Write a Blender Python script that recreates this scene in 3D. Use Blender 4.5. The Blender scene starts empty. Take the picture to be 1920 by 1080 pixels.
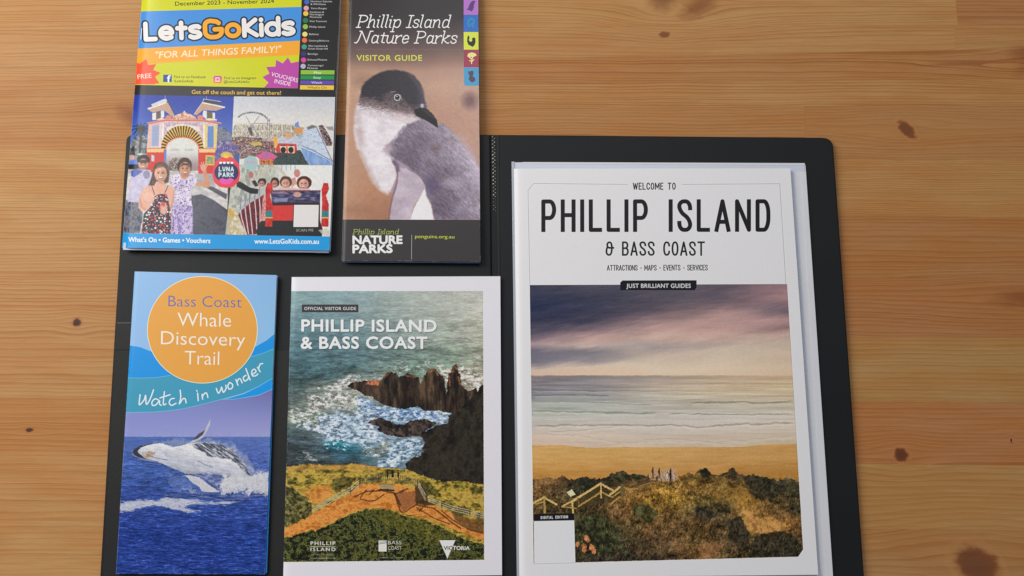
import bpy, math, random, colorsys
import numpy as np

# ------------------------------------------------------------------ camera, world, lights
sc = bpy.context.scene
COL = sc.collection
F, TH, D = 1700.0, 0.1628, 657.2            # focal length in photo pixels, tilt, distance in mm
cam_d = bpy.data.cameras.new('camera')
cam = bpy.data.objects.new('camera', cam_d); COL.objects.link(cam)
cam_d.sensor_width = 36.0
cam_d.lens = F/1920*36.0
cam_d.clip_start = 0.02; cam_d.clip_end = 50
cam.location = (0, -D*math.sin(TH)/1000, D*math.cos(TH)/1000)
cam.rotation_euler = (TH, 0, 0)
sc.camera = cam

w = bpy.data.worlds.new('World'); sc.world = w; w.use_nodes = True
bg = w.node_tree.nodes['Background']
bg.inputs[0].default_value = (0.93, 0.96, 1.0, 1); bg.inputs[1].default_value = 0.22

def area(name, loc, size, energy, col, target=(0, 0, 0)):
    l = bpy.data.lights.new(name, 'AREA'); l.shape = 'RECTANGLE'
    l.size, l.size_y = size; l.energy = energy; l.color = col
    o = bpy.data.objects.new(name, l); COL.objects.link(o); o.location = loc
    d = [target[i]-loc[i] for i in range(3)]
    from mathutils import Vector
    o.rotation_euler = Vector(d).to_track_quat('-Z', 'Y').to_euler()
    return o
area('window_light', (-0.95, 0.50, 0.90), (0.7, 0.9), 15.0, (1.0, 0.975, 0.93), (-0.12, 0.03, 0))
area('ceiling_light', (0.10, 0.95, 1.75), (0.9, 0.5), 7.6, (1.0, 0.98, 0.97), (0, 0.05, 0))
sc.view_settings.view_transform = 'Standard'
sc.view_settings.look = 'None'
sc.view_settings.exposure = 0.0
sc.view_settings.gamma = 1.0

# ------------------------------------------------------------------ geometry helpers
def P(px, py, z):
    """point (metres) on the horizontal plane z (mm) that stands at this place of the layout"""
    u, v = (px-960)/F, (540-py)/F
    c, s = math.cos(TH), math.sin(TH)
    dx, dy, dz = u, c*v + s, s*v - c
    t = (z - D*c)/dz
    return (dx*t/1000, (-D*s + dy*t)/1000, z/1000)

def link(o, parent=None, label=None, cat=None, group=None, kind=None):
    COL.objects.link(o)
    if parent: o.parent = parent
    if label: o['label'] = label
    if cat: o['category'] = cat
    if group: o['group'] = group
    if kind: o['kind'] = kind
    return o
def thing(name, label, cat, group=None, loc=(0, 0, 0)):
    o = bpy.data.objects.new(name, None); o.empty_display_size = 0.02
    return link(o, None, label, cat, group)
def mesh(name, vs, fs, mat, parent=None, smooth=False, uvs=None, kind=None, **k):
    m = bpy.data.meshes.new(name); m.from_pydata(vs, [], fs)
    if uvs is not None:
        l = m.uv_layers.new(name='UVMap')
        idx = np.empty(len(m.loops), dtype=np.int32); m.loops.foreach_get('vertex_index', idx)
        l.data.foreach_set('uv', np.asarray(uvs, dtype=np.float32)[idx].ravel())
    if smooth: m.polygons.foreach_set('use_smooth', [True]*len(m.polygons))
    m.materials.append(mat); m.update()
    o = bpy.data.objects.new(name, m)
    return link(o, parent, kind=kind, **k)

def s2l(c):
    c = np.clip(np.asarray(c, dtype=np.float64)/255, 0, 1)
    return np.where(c <= .04045, c/12.92, ((c+.055)/1.055)**2.4)
def lin(r, g, b, k=1.0):
    a = s2l((r, g, b))*k
    return (float(a[0]), float(a[1]), float(a[2]), 1)

def new_mat(name):
    m = bpy.data.materials.new(name); m.use_nodes = True
    return m, m.node_tree, m.node_tree.nodes['Principled BSDF']
def simple(name, col, rough=.5, spec=.5, bump=0, bscale=800, coat=0, var=0.0, vscale=60):
    m, t, b = new_mat(name)
    b.inputs['Base Color'].default_value = col; b.inputs['Roughness'].default_value = rough
    b.inputs['Specular IOR Level'].default_value = spec
    b.inputs['Coat Weight'].default_value = coat
    tc = t.nodes.new('ShaderNodeTexCoord')
    if bump:
        n = t.nodes.new('ShaderNodeTexNoise'); n.inputs['Scale'].default_value = bscale; n.inputs['Detail'].default_value = 4
        t.links.new(tc.outputs['Object'], n.inputs['Vector'])
        bp = t.nodes.new('ShaderNodeBump'); bp.inputs['Strength'].default_value = bump; bp.inputs['Distance'].default_value = .0004
        t.links.new(n.outputs['Fac'], bp.inputs['Height']); t.links.new(bp.outputs[0], b.inputs['Normal'])
    if var:
        n = t.nodes.new('ShaderNodeTexNoise'); n.inputs['Scale'].default_value = vscale; n.inputs['Detail'].default_value = 5
        t.links.new(tc.outputs['Object'], n.inputs['Vector'])
        mx = t.nodes.new('ShaderNodeMix'); mx.data_type = 'RGBA'
        mx.inputs['A'].default_value = tuple(c*(1-var) for c in col[:3])+(1,)
        mx.inputs['B'].default_value = tuple(min(1, c*(1+var)) for c in col[:3])+(1,)
        t.links.new(n.outputs['Fac'], mx.inputs['Factor']); t.links.new(mx.outputs['Result'], b.inputs['Base Color'])
        mr = t.nodes.new('ShaderNodeMapRange'); mr.inputs['To Min'].default_value = rough*.85; mr.inputs['To Max'].default_value = min(1, rough*1.2)
        t.links.new(n.outputs['Fac'], mr.inputs['Value']); t.links.new(mr.outputs['Result'], b.inputs['Roughness'])
    return m

# ------------------------------------------------------------------ wood
KNOTS = [  # px, py, rx mm, ry mm, angle deg, strength, colour mix
    (144, 605, 3.3, 3.2, 0, 1.0, 1.0), (55, 806, 3.2, 1.6, 0, 1.0, 1.2),
    (1700, 243, 8.6, 4.4, -48, .8, .35), (1690, 853, 5.2, 4.9, 0, .95, .5),
    (1832, 1060, 16.5, 12, -25, .8, .45), (1246, 65, 4.6, 2.6, 8, .75, .3),
    (1242, 2, 9, 8, 0, .55, .3), (1312, 12, 15, 7, 30, .6, .2), (246, 218, 11, 6, -35, .62, .0),
    (1919, 560, 18, 6, 0, .55, .0), (1925, 100, 14, 5, 0, .5, .2), (1896, 826, .7, 1.6, 0, 1.0, 1.3),
    (1790, 120, 22, 1.6, 3, .35, .0), (1925, 125, 12, 5, 40, .25, .1)]
def wood_material():
    m, t, b = new_mat('oiled_pine')
    N, L = t.nodes, t.links
    def math_(op, a, c=None, d=None, clamp=False):
        n = N.new('ShaderNodeMath'); n.operation = op; n.use_clamp = clamp
        for i, v in enumerate((a, c, d)):
            if v is None: continue
            if isinstance(v, (int, float)): n.inputs[i].default_value = v
            else: L.new(v, n.inputs[i])
        return n.outputs[0]
    def comb(x, y, z=0.0):
        n = N.new('ShaderNodeCombineXYZ')
        for i, v in enumerate((x, y, z)):
            if isinstance(v, (int, float)): n.inputs[i].default_value = v
            else: L.new(v, n.inputs[i])
        return n.outputs[0]
    def noise(vec, scale, detail=3, rough=.5):
        n = N.new('ShaderNodeTexNoise'); n.inputs['Scale'].default_value = scale
        n.inputs['Detail'].default_value = detail; n.inputs['Roughness'].default_value = rough
        L.new(vec, n.inputs['Vector']); return n.outputs['Fac']
    def mix(f, a, c):
        n = N.new('ShaderNodeMix'); n.data_type = 'RGBA'
        for k, v in (('Factor', f), ('A', a), ('B', c)):
            if isinstance(v, (tuple, int, float)): n.inputs[k].default_value = v
            else: L.new(v, n.inputs[k])
        return n.outputs['Result']
    def sstep(v, a, c):
        n = N.new('ShaderNodeMapRange'); n.interpolation_type = 'SMOOTHSTEP'
        n.inputs['From Min'].default_value = a; n.inputs['From Max'].default_value = c
        L.new(v, n.inputs['Value']); return n.outputs['Result']
    tc = N.new('ShaderNodeTexCoord'); sp = N.new('ShaderNodeSeparateXYZ'); L.new(tc.outputs['Object'], sp.inputs[0])
    x = math_('MULTIPLY', sp.outputs[0], 1000.0); y = math_('MULTIPLY', sp.outputs[1], 1000.0)
    oi = N.new('ShaderNodeObjectInfo')
    def attr(nm):
        a = N.new('ShaderNodeAttribute'); a.attribute_type = 'OBJECT'; a.attribute_name = nm; return a.outputs['Fac']
    grain, seed, red = attr('grain_period'), attr('grain_seed'), attr('grain_contrast')
    so = math_('MULTIPLY', seed, 137.0)
    # knots: distance fields, grain deflection
    ysum = y; dark = None; darkc = None; ring = None
    for (px, py, rx, ry, ang, st, cm) in KNOTS:
        kx, ky, _ = P(px, py, 0); kx *= 1000; ky *= 1000
        a = math.radians(ang); c, s = math.cos(a), math.sin(a)
        dx = math_('SUBTRACT', x, kx); dy = math_('SUBTRACT', y, ky)
        u = math_('ADD', math_('MULTIPLY', dx, c/rx), math_('MULTIPLY', dy, s/rx))
        v = math_('ADD', math_('MULTIPLY', dx, -s/ry), math_('MULTIPLY', dy, c/ry))
        d2 = math_('ADD', math_('MULTIPLY', u, u), math_('MULTIPLY', v, v))
        wob = noise(comb(math_('MULTIPLY', dx, 1/rx), math_('MULTIPLY', dy, 1/ry), px*.13), 1.6, 3)
        dd = math_('ADD', math_('SQRT', d2), math_('MULTIPLY', math_('SUBTRACT', wob, .5), .9))
        f0 = sstep(dd, 1.12 if st > .7 else 1.6, .72 if st > .7 else .1)
        k = math_('MULTIPLY', f0, st)
        dark = k if dark is None else math_('MAXIMUM', dark, k)
        kc = math_('MULTIPLY', math_('MULTIPLY', f0, sstep(dd, 1.0, .35)), min(cm, 1.3))
        darkc = kc if darkc is None else math_('MAXIMUM', darkc, kc)
        halo = math_('MULTIPLY', sstep(dd, 1.8, 1.0), .22*st)
        rim = math_('MULTIPLY', math_('MULTIPLY', sstep(dd, 1.05, 1.22), sstep(dd, 1.5, 1.28)), .28 if rx > 4 and st > .7 else 0.0)
        rims = rim if ring is None else math_('MAXIMUM', rims, rim)
        ring = halo if ring is None else math_('MAXIMUM', ring, halo)
        # deflect the grain round the knot: y pushed back toward the knot line
        e = math_('POWER', 2.718, math_('MULTIPLY', math_('ADD', math_('MULTIPLY', math_('MULTIPLY', dx, dx), 1/(rx*4.0)**2), math_('MULTIPLY', math_('MULTIPLY', dy, dy), 1/(ry*2.6)**2)), -1.0))
        ysum = math_('SUBTRACT', ysum, math_('MULTIPLY', math_('MULTIPLY', dy, e), .75))
    w1 = noise(comb(math_('MULTIPLY', x, .006), math_('MULTIPLY', y, .03), so), 1.0, 2)
    w2 = noise(comb(math_('MULTIPLY', x, .035), math_('MULTIPLY', y, .10), so), 1.0, 3)
    yy = math_('ADD', ysum, math_('ADD', math_('MULTIPLY', w1, 9.0), math_('MULTIPLY', w2, 1.3)))
    ph = math_('ADD', math_('DIVIDE', yy, grain), seed)
    # ring spacing varies: warp phase with 1-D noise
    ph = math_('ADD', ph, math_('MULTIPLY', noise(comb(0.0, math_('MULTIPLY', ph, .33), so), 1.0, 2), 3.2))
    fr = math_('FRACT', ph)
    late = math_('POWER', fr, 2.6)                      # slow rise, sharp edge
    late = math_('MULTIPLY', late, sstep(fr, 1.0, .93))
    rc = noise(comb(0.0, math_('MULTIPLY', math_('FLOOR', ph), 7.31), so), 1.0, 0)
    late = math_('MULTIPLY', late, math_('MULTIPLY_ADD', rc, 1.5, .15))
    fib = noise(comb(math_('MULTIPLY', x, .03), math_('MULTIPLY', y, 1.3), so), 1.0, 4, .6)
    fib2 = noise(comb(math_('MULTIPLY', x, .10), math_('MULTIPLY', y, 4.2), so), 1.0, 4, .7)
    broad = noise(comb(math_('MULTIPLY', x, .010), math_('MULTIPLY', yy, .055), so), 1.0, 3)
    base = N.new('ShaderNodeAttribute'); base.attribute_type = 'OBJECT'; base.attribute_name = 'tone'
    tone = oi.outputs['Color']
    c0 = mix(sstep(broad, .38, .62), mix(.18, tone, lin(222, 172, 116)), mix(.42, tone, lin(190, 128, 70)))
    hsv = N.new('ShaderNodeMix'); hsv.data_type = 'RGBA'; hsv.blend_type = 'MULTIPLY'
    L.new(math_('MULTIPLY', late, red), hsv.inputs['Factor']); L.new(c0, hsv.inputs['A']); hsv.inputs['B'].default_value = (.70, .55, .42, 1)
    c1 = hsv.outputs['Result']
    fb = math_('ADD', math_('MULTIPLY', math_('SUBTRACT', fib, .5), .46), math_('MULTIPLY', math_('SUBTRACT', fib2, .5), .46))
    vm = N.new('ShaderNodeVectorMath'); vm.operation = 'SCALE'; L.new(c1, vm.inputs[0]); L.new(math_('ADD', fb, 1.0), vm.inputs['Scale'])
    c2 = mix(rims, mix(ring, vm.outputs[0], lin(150, 92, 52)), lin(196, 138, 86))
    kcol = mix(math_('MULTIPLY', darkc, 1.0, clamp=True), lin(118, 60, 34), lin(66, 48, 40))
    c3 = mix(dark, c2, kcol)
    L.new(c3, b.inputs['Base Color'])
    L.new(math_('MULTIPLY_ADD', fib, .2, .42), b.inputs['Roughness'])
    b.inputs['Specular IOR Level'].default_value = .2
    bp = N.new('ShaderNodeBump'); bp.inputs['Strength'].default_value = .35; bp.inputs['Distance'].default_value = .0003
    L.new(math_('ADD', fib, math_('MULTIPLY', late, .6)), bp.inputs['Height']); L.new(bp.outputs[0], b.inputs['Normal'])
    return m

def mm(px, py, z=0): a = P(px, py, z); return (a[0]*1000, a[1]*1000)
def slab(name, pts, z0, z1, bev, mat, parent=None, seg=3, **k):
    """pts: world mm outline (any winding); solid with a rounded top edge"""
    pts = [tuple(p) for p in pts]
    ar = sum(pts[i][0]*pts[(i+1) % len(pts)][1]-pts[(i+1) % len(pts)][0]*pts[i][1] for i in range(len(pts)))
    if ar < 0: pts = pts[::-1]
    n = len(pts); A = np.array(pts); nxt = np.roll(A, -1, 0)-A; nxt /= np.linalg.norm(nxt, axis=1)[:, None]
    prv = np.roll(nxt, 1, 0); nn = np.stack([-(nxt[:, 1]), nxt[:, 0]], 1); pn = np.stack([-(prv[:, 1]), prv[:, 0]], 1)
    m_ = nn+pn; m_ /= np.maximum((m_*nn).sum(1), .3)[:, None]
    vs = []; 
    rings = [(0, z0)]+[(bev*(1-math.cos(a)), z1-bev+bev*math.sin(a)) for a in np.linspace(0, math.pi/2, seg+1)]
    for ins, z in rings:
        q = A+m_*ins; vs += [(x/1000, y/1000, z/1000) for x, y in q]
    fs = []
    for r in range(len(rings)-1):
        for i in range(n):
            j = (i+1) % n; fs.append((r*n+i, r*n+j, (r+1)*n+j, (r+1)*n+i))
    fs.append(tuple((len(rings)-1)*n+i for i in range(n))); fs.append(tuple(range(n))[::-1])
    return mesh(name, vs, fs, mat, parent, smooth=False, **k)
def rounded(corners, radii, seg=5):
    out = []; n = len(corners)
    for i in range(n):
        p = np.array(corners[i]); a = np.array(corners[i-1])-p; c = np.array(corners[(i+1) % n])-p
        r = radii[i]
        if r <= 0: out.append(tuple(p)); continue
        p0 = p+a/np.linalg.norm(a)*r; p1 = p+c/np.linalg.norm(c)*r
        for t in np.linspace(0, 1, seg+1):
            out.append(tuple((1-t)**2*p0+2*t*(1-t)*p+t*t*p1))
    return out

WOOD = wood_material()
table = thing('table_top', 'oiled pine table top glued up from long knotty boards, under the black folder', 'table')
# row boundaries: photo height at the far left / far right
rows = [(-190, -200), (-75, -70), (58, 46), (128, 92), (170, 147), (215, 195), (280, 300), (389, 408), (509, 521),
        (634, 633), (745, 755), (853, 873), (975, 995), (1095, 1105), (1215, 1225)]
joints = {0: [900], 1: [1786], 2: [1789], 3: [700], 4: [430], 5: [1508], 6: [800], 7: [1200], 8: [560], 9: [1040], 10: [760], 11: [1300], 12: [620], 13: [1000]}
# tone (photo colour at an even light), ring period mm, contrast, for each board
TN = {(0, 0): (205, 155, 100), (0, 1): (205, 152, 100), (1, 0): (203, 152, 98), (1, 1): (184, 126, 84),
      (2, 0): (200, 146, 95), (2, 1): (196, 146, 98), (3, 0): (200, 146, 96), (3, 1): (188, 128, 82), (4, 0): (192, 134, 84), (4, 1): (200, 148, 98),
      (5, 0): (192, 132, 82), (5, 1): (186, 128, 80), (6, 0): (206, 157, 102), (6, 1): (200, 146, 92), (7, 0): (202, 150, 96), (7, 1): (182, 120, 74),
      (8, 0): (200, 144, 92), (8, 1): (182, 118, 76), (9, 0): (200, 148, 98), (9, 1): (188, 144, 92), (10, 0): (196, 136, 84), (10, 1): (190, 122, 80),
      (11, 0): (200, 146, 94), (11, 1): (196, 152, 100), (12, 0): (202, 152, 100), (12, 1): (188, 138, 92), (13, 0): (200, 150, 98), (13, 1): (190, 140, 95)}
PER = [3, 3, 3.4, 3, 2.6, 3.2, 1.5, 3.2, 3, 4.0, 3.2, 4.2, 3.4, 3]
rng = random.Random(5)
rows += [(1335, 1350), (1460, 1475), (1590, 1600), (1725, 1730), (-620, -630), (-490, -500), (-385, -395), (-285, -295), (-190, -200)]
def row_y(k, X):
    (x0, y0), (x1, y1) = mm(0, rows[k][0]), mm(1920, rows[k][1])
    return y0+(y1-y0)*(X-x0)/(x1-x0)
for k in range(len(rows)-1):
    if k == 18: continue                                   # (the list starts again above the first row)
    jx = mm(joints.get(k, [rng.uniform(300, 1600)])[0], (rows[k][0]+rows[k][1])/2)[0]
    for s, (xa, xb) in enumerate(((-850, jx), (jx, 850))):
        g = .018
        a = [(xa+g, row_y(k, xa)-g), (xb-g, row_y(k, xb)-g), (xb-g, row_y(k+1, xb)+g), (xa+g, row_y(k+1, xa)+g)]
        o = slab('board', a, -28, 0, .03, WOOD, table, seg=1)
        c = TN.get((k, s), (198, 144, 92))
        m_ = (201, 149, 92); c = [c[i]*.88+m_[i]*.12 for i in range(3)]
        o.color = lin(c[0]-2, c[1]-1, c[2]-5, k=.775)
        o['grain_period'] = float(PER[k % 14]*rng.uniform(.85, 1.2)); o['grain_seed'] = float(k*1.7+s*.9+.31)
        o['grain_contrast'] = float([.75, .5][PER[k % 14] > 3]*rng.uniform(.8, 1.2)+.12)

# ------------------------------------------------------------------ print painting (numpy): flat artwork for the covers
_rs = np.random.RandomState(11)
TAB = _rs.rand(8, 256, 256).astype(np.float32)
def vnoise(x, y, s=0):
    xi = np.floor(x); yi = np.floor(y); fx = (x-xi).astype(np.float32); fy = (y-yi).astype(np.float32)
    xi = xi.astype(np.int32) & 255; yi = yi.astype(np.int32) & 255; x1 = (xi+1) & 255; y1 = (yi+1) & 255
    fx = fx*fx*(3-2*fx); fy = fy*fy*(3-2*fy); T = TAB[s % 8]
    a = T[yi, xi]; b = T[yi, x1]; c = T[y1, xi]; d = T[y1, x1]
    return (a+(b-a)*fx)+((c+(d-c)*fx)-(a+(b-a)*fx))*fy
def fbm(x, y, o=4, s=0, g=.5):
    v = 0; a = 1; t = 0
    for i in range(o):
        v = v+a*vnoise(x*2**i+17.3*i+s*5.1, y*2**i+9.1*i+s*3.3, s+i); t += a; a *= g
    return v/t            # about 0..1, mean .5
def sm(x, a, b): t = np.clip((x-a)/(b-a), 0, 1); return t*t*(3-2*t)
def homog(src, dst):
    A = []; B = []
    for (x, y), (u, v) in zip(src, dst):
        A.append([x, y, 1, 0, 0, 0, -u*x, -u*y]); B.append(u); A.append([0, 0, 0, x, y, 1, -v*x, -v*y]); B.append(v)
    return np.append(np.linalg.solve(np.array(A, float), np.array(B, float)), 1).reshape(3, 3)
def happ(H, x, y):
    d = H[2, 0]*x+H[2, 1]*y+H[2, 2]
    return (H[0, 0]*x+H[0, 1]*y+H[0, 2])/d, (H[1, 0]*x+H[1, 1]*y+H[1, 2])/d
def crop(ox, oy, s): return lambda pts: [(ox+p[0]/s, oy+p[1]/s) for p in pts]

def bez(path, rmax=9):
    """path string 'x,y ~x,y ...' with ~ = rounded corner; '|' starts a new stroke"""
    out = []
    for st in path.split('|'):
        pts = []
        for tk in st.split():
            r = tk[0] == '~'; x, y = tk.lstrip('~').split(','); pts.append((float(x), float(y), r))
        o = []
        for i, (x, y, r) in enumerate(pts):
            if not r or i in (0, len(pts)-1): o.append((x, y)); continue
            a = np.array(pts[i-1][:2]); b = np.array(pts[i+1][:2]); p = np.array((x, y))
            la = np.linalg.norm(a-p); lb = np.linalg.norm(b-p)
            ka = min(rmax, la*(.5 if pts[i-1][2] else 1)); kb = min(rmax, lb*(.5 if pts[i+1][2] else 1))
            p0 = p+(a-p)/la*ka; p1 = p+(b-p)/lb*kb
            for t in np.linspace(0, 1, 13):     # cubic with circle-like handles
                h = .55; c0 = p0+(p-p0)*h; c1 = p1+(p-p1)*h
                q = (1-t)**3*p0+3*(1-t)**2*t*c0+3*(1-t)*t*t*c1+t**3*p1; o.append(tuple(q))
        out.append(o)
    return out
COND = {'P': (1, "0,0 0,1 ~1,1 ~1,.42 0,.42"), 'H': (1, "0,0 0,1|1,0 1,1|0,.52 1,.52"), 'I': (0, "0,0 0,1"), 'L': (.85, "0,1 0,0 .85,0"),
 'S': (1, "1,.76 ~1,1 ~0,1 ~0,.66 ~1,.36 ~1,0 ~0,0 0,.24"), 'A': (1.1, "0,0 .55,1 1.1,0|.2,.28 .9,.28"), 'N': (1.1, "0,0 0,1 1.1,0 1.1,1"),
 'D': (1, "0,0 0,1 ~1,1 ~1,0 0,0"), 'B': (1, "0,0 0,1 ~.92,1 ~.92,.53 0,.53|.5,.53 ~1,.53 ~1,0 0,0"), 'C': (1, "1,.74 ~1,1 ~0,1 ~0,0 ~1,0 1,.26"),
 'O': (1, "0,.5 ~0,1 ~1,1 ~1,0 ~0,0 0,.5"), 'T': (1.1, "0,1 1.1,1|.55,1 .55,0"), 'W': (1.6, "0,1 .4,0 .8,.9 1.2,0 1.6,1"), 'E': (.85, ".85,1 0,1 0,0 .85,0|0,.52 .7,.52"),
 'M': (1.4, "0,0 0,1 .7,.25 1.4,1 1.4,0"), 'R': (1, "0,0 0,1 ~1,1 ~1,.46 0,.46|.5,.46 1,0"), 'V': (1.1, "0,1 .55,0 1.1,1"), 'G': (1, "1,.74 ~1,1 ~0,1 ~0,0 ~1,0 1,.46 .6,.46"),
 'U': (1, "0,1 ~0,0 ~1,0 1,1"), 'K': (1, "0,0 0,1|1,1 .05,.42|.35,.58 1,0"), '&': (1.2, "1,.8 ~1,1 ~.15,1 ~.15,.56 1.35,.56|.15,.56 ~0,.5 ~0,0 ~1.05,0 1.05,.72"),
 '-': (.5, "0,.45 .5,.45"), ' ': (.7, "")}
SER = {'P': (.55, "0,0 0,1 ~.52,1 ~.52,.46 0,.46|-.12,0 .16,0|-.12,1 .1,1"), 'h': (.46, "0,0 0,1.04|0,.36 ~.1,.66 ~.36,.66 .36,.05 .46,.0|-.09,1.04 0,1.04|-.08,0 .08,0"),
 'i': (.12, "-.09,.61 0,.64 0,.05 .1,.0|0,.9 .01,.93"), 'l': (.12, "-.1,1.04 0,1.04 0,.05 .1,0"),
 'p': (.44, "-.09,.61 0,.64 0,-.36|0,.45 ~.08,.66 ~.42,.66 ~.42,0 ~.1,0 0,.15|-.12,-.36 .12,-.36"), 'I': (.16, ".04,0 .04,1|-.12,0 .2,0|-.12,1 .2,1"),
 's': (.36, ".34,.48 .34,.56 ~.34,.66 ~0,.66 ~0,.38 ~.36,.3 ~.36,0 ~0,0 0,.16"), 'a': (.46, ".38,.64 .38,.05 .48,0|.38,.46 ~.32,.66 ~0,.66 ~0,0 ~.28,0 .38,.18"),
 'n': (.46, "0,.64 0,0|0,.36 ~.1,.66 ~.38,.66 .38,.05 .48,0|-.09,.61 0,.64"), 'd': (.48, ".40,1.04 .40,.05 .5,0|.3,1.04 .4,1.04|.4,.46 ~.34,.66 ~0,.66 ~0,0 ~.3,0 .4,.18"),
 'N': (.78, "-.22,.02 -.1,.0 ~.0,.1 .08,1 .62,0 .68,1 .86,1|-.06,1 .08,1"), 't': (.26, ".1,.86 .1,.1 ~.12,0 .28,.04|-.06,.64 .28,.64"),
 'u': (.46, "-.09,.61 0,.64 ~0,0 ~.3,0 .38,.22|.38,.64 .38,.05 .48,0"), 'r': (.3, "0,.64 0,0|0,.36 ~.1,.66 .32,.66 .32,.57|-.09,.61 0,.64|-.08,0 .09,0"),
 'e': (.4, "0,.33 .39,.36 ~.39,.66 ~0,.66 ~0,0 ~.3,0 .4,.14"), 'k': (.44, "0,0 0,1.04|.38,.62 .02,.3 .38,0 .48,.03|-.09,1.04 0,1.04|.26,.64 .44,.64"), ' ': (.26, "")}
RND = {'L': (.5, "0,1 0,0 .5,0"), 'e': (.62, ".02,.36 .6,.36 ~.62,.72 ~0,.72 ~0,0 .35,0 .56,.08"), 't': (.4, ".2,.98 .2,0|0,.64 .42,.64"),
 's': (.5, ".46,.66 .38,.72 ~0,.74 ~0,.4 ~.5,.34 ~.5,0 .15,0 .0,.08"), 'G': (.86, ".72,.88 .6,.98 ~0,1.1 ~0,-.02 ~.86,-.02 .86,.48 .5,.48"),
 'o': (.64, "0,.36 ~0,.74 ~.64,.74 ~.64,0 ~0,0 0,.36"), 'K': (.62, "0,0 0,1|.58,1 .04,.48 .64,0"), 'i': (.0, "0,.66 0,0|0,.98 0,.99"),
 'd': (.62, ".62,1.05 .62,0|.62,.36 ~.62,.72 ~0,.72 ~0,0 ~.62,0 .62,.36")}

_txt_cache = {}
def text_tris(s, bold, space):
    key = (s, bold, space)
    if key in _txt_cache: return _txt_cache[key]
    def get(st):
        c = bpy.data.curves.new('t', 'FONT'); c.body = st; c.space_character = space; c.resolution_u = 3
        o = bpy.data.objects.new('t', c); COL.objects.link(o)
        dg = bpy.context.evaluated_depsgraph_get(); me = bpy.data.meshes.new_from_object(o.evaluated_get(dg), depsgraph=dg)
        v = np.array([p.co[:2] for p in me.vertices]).reshape(-1, 2); me.calc_loop_triangles()
        t = np.array([tuple(q.vertices) for q in me.loop_triangles]).reshape(-1, 3)
        bpy.data.objects.remove(o); bpy.data.curves.remove(c); bpy.data.meshes.remove(me)
        return v, t
    v, t = get(s)
    if 'cap' not in _txt_cache: hv, _ = get('H'); _txt_cache['cap'] = (hv[:, 1].max()-hv[:, 1].min())
    _txt_cache[key] = (v, t); return v, t

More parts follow.
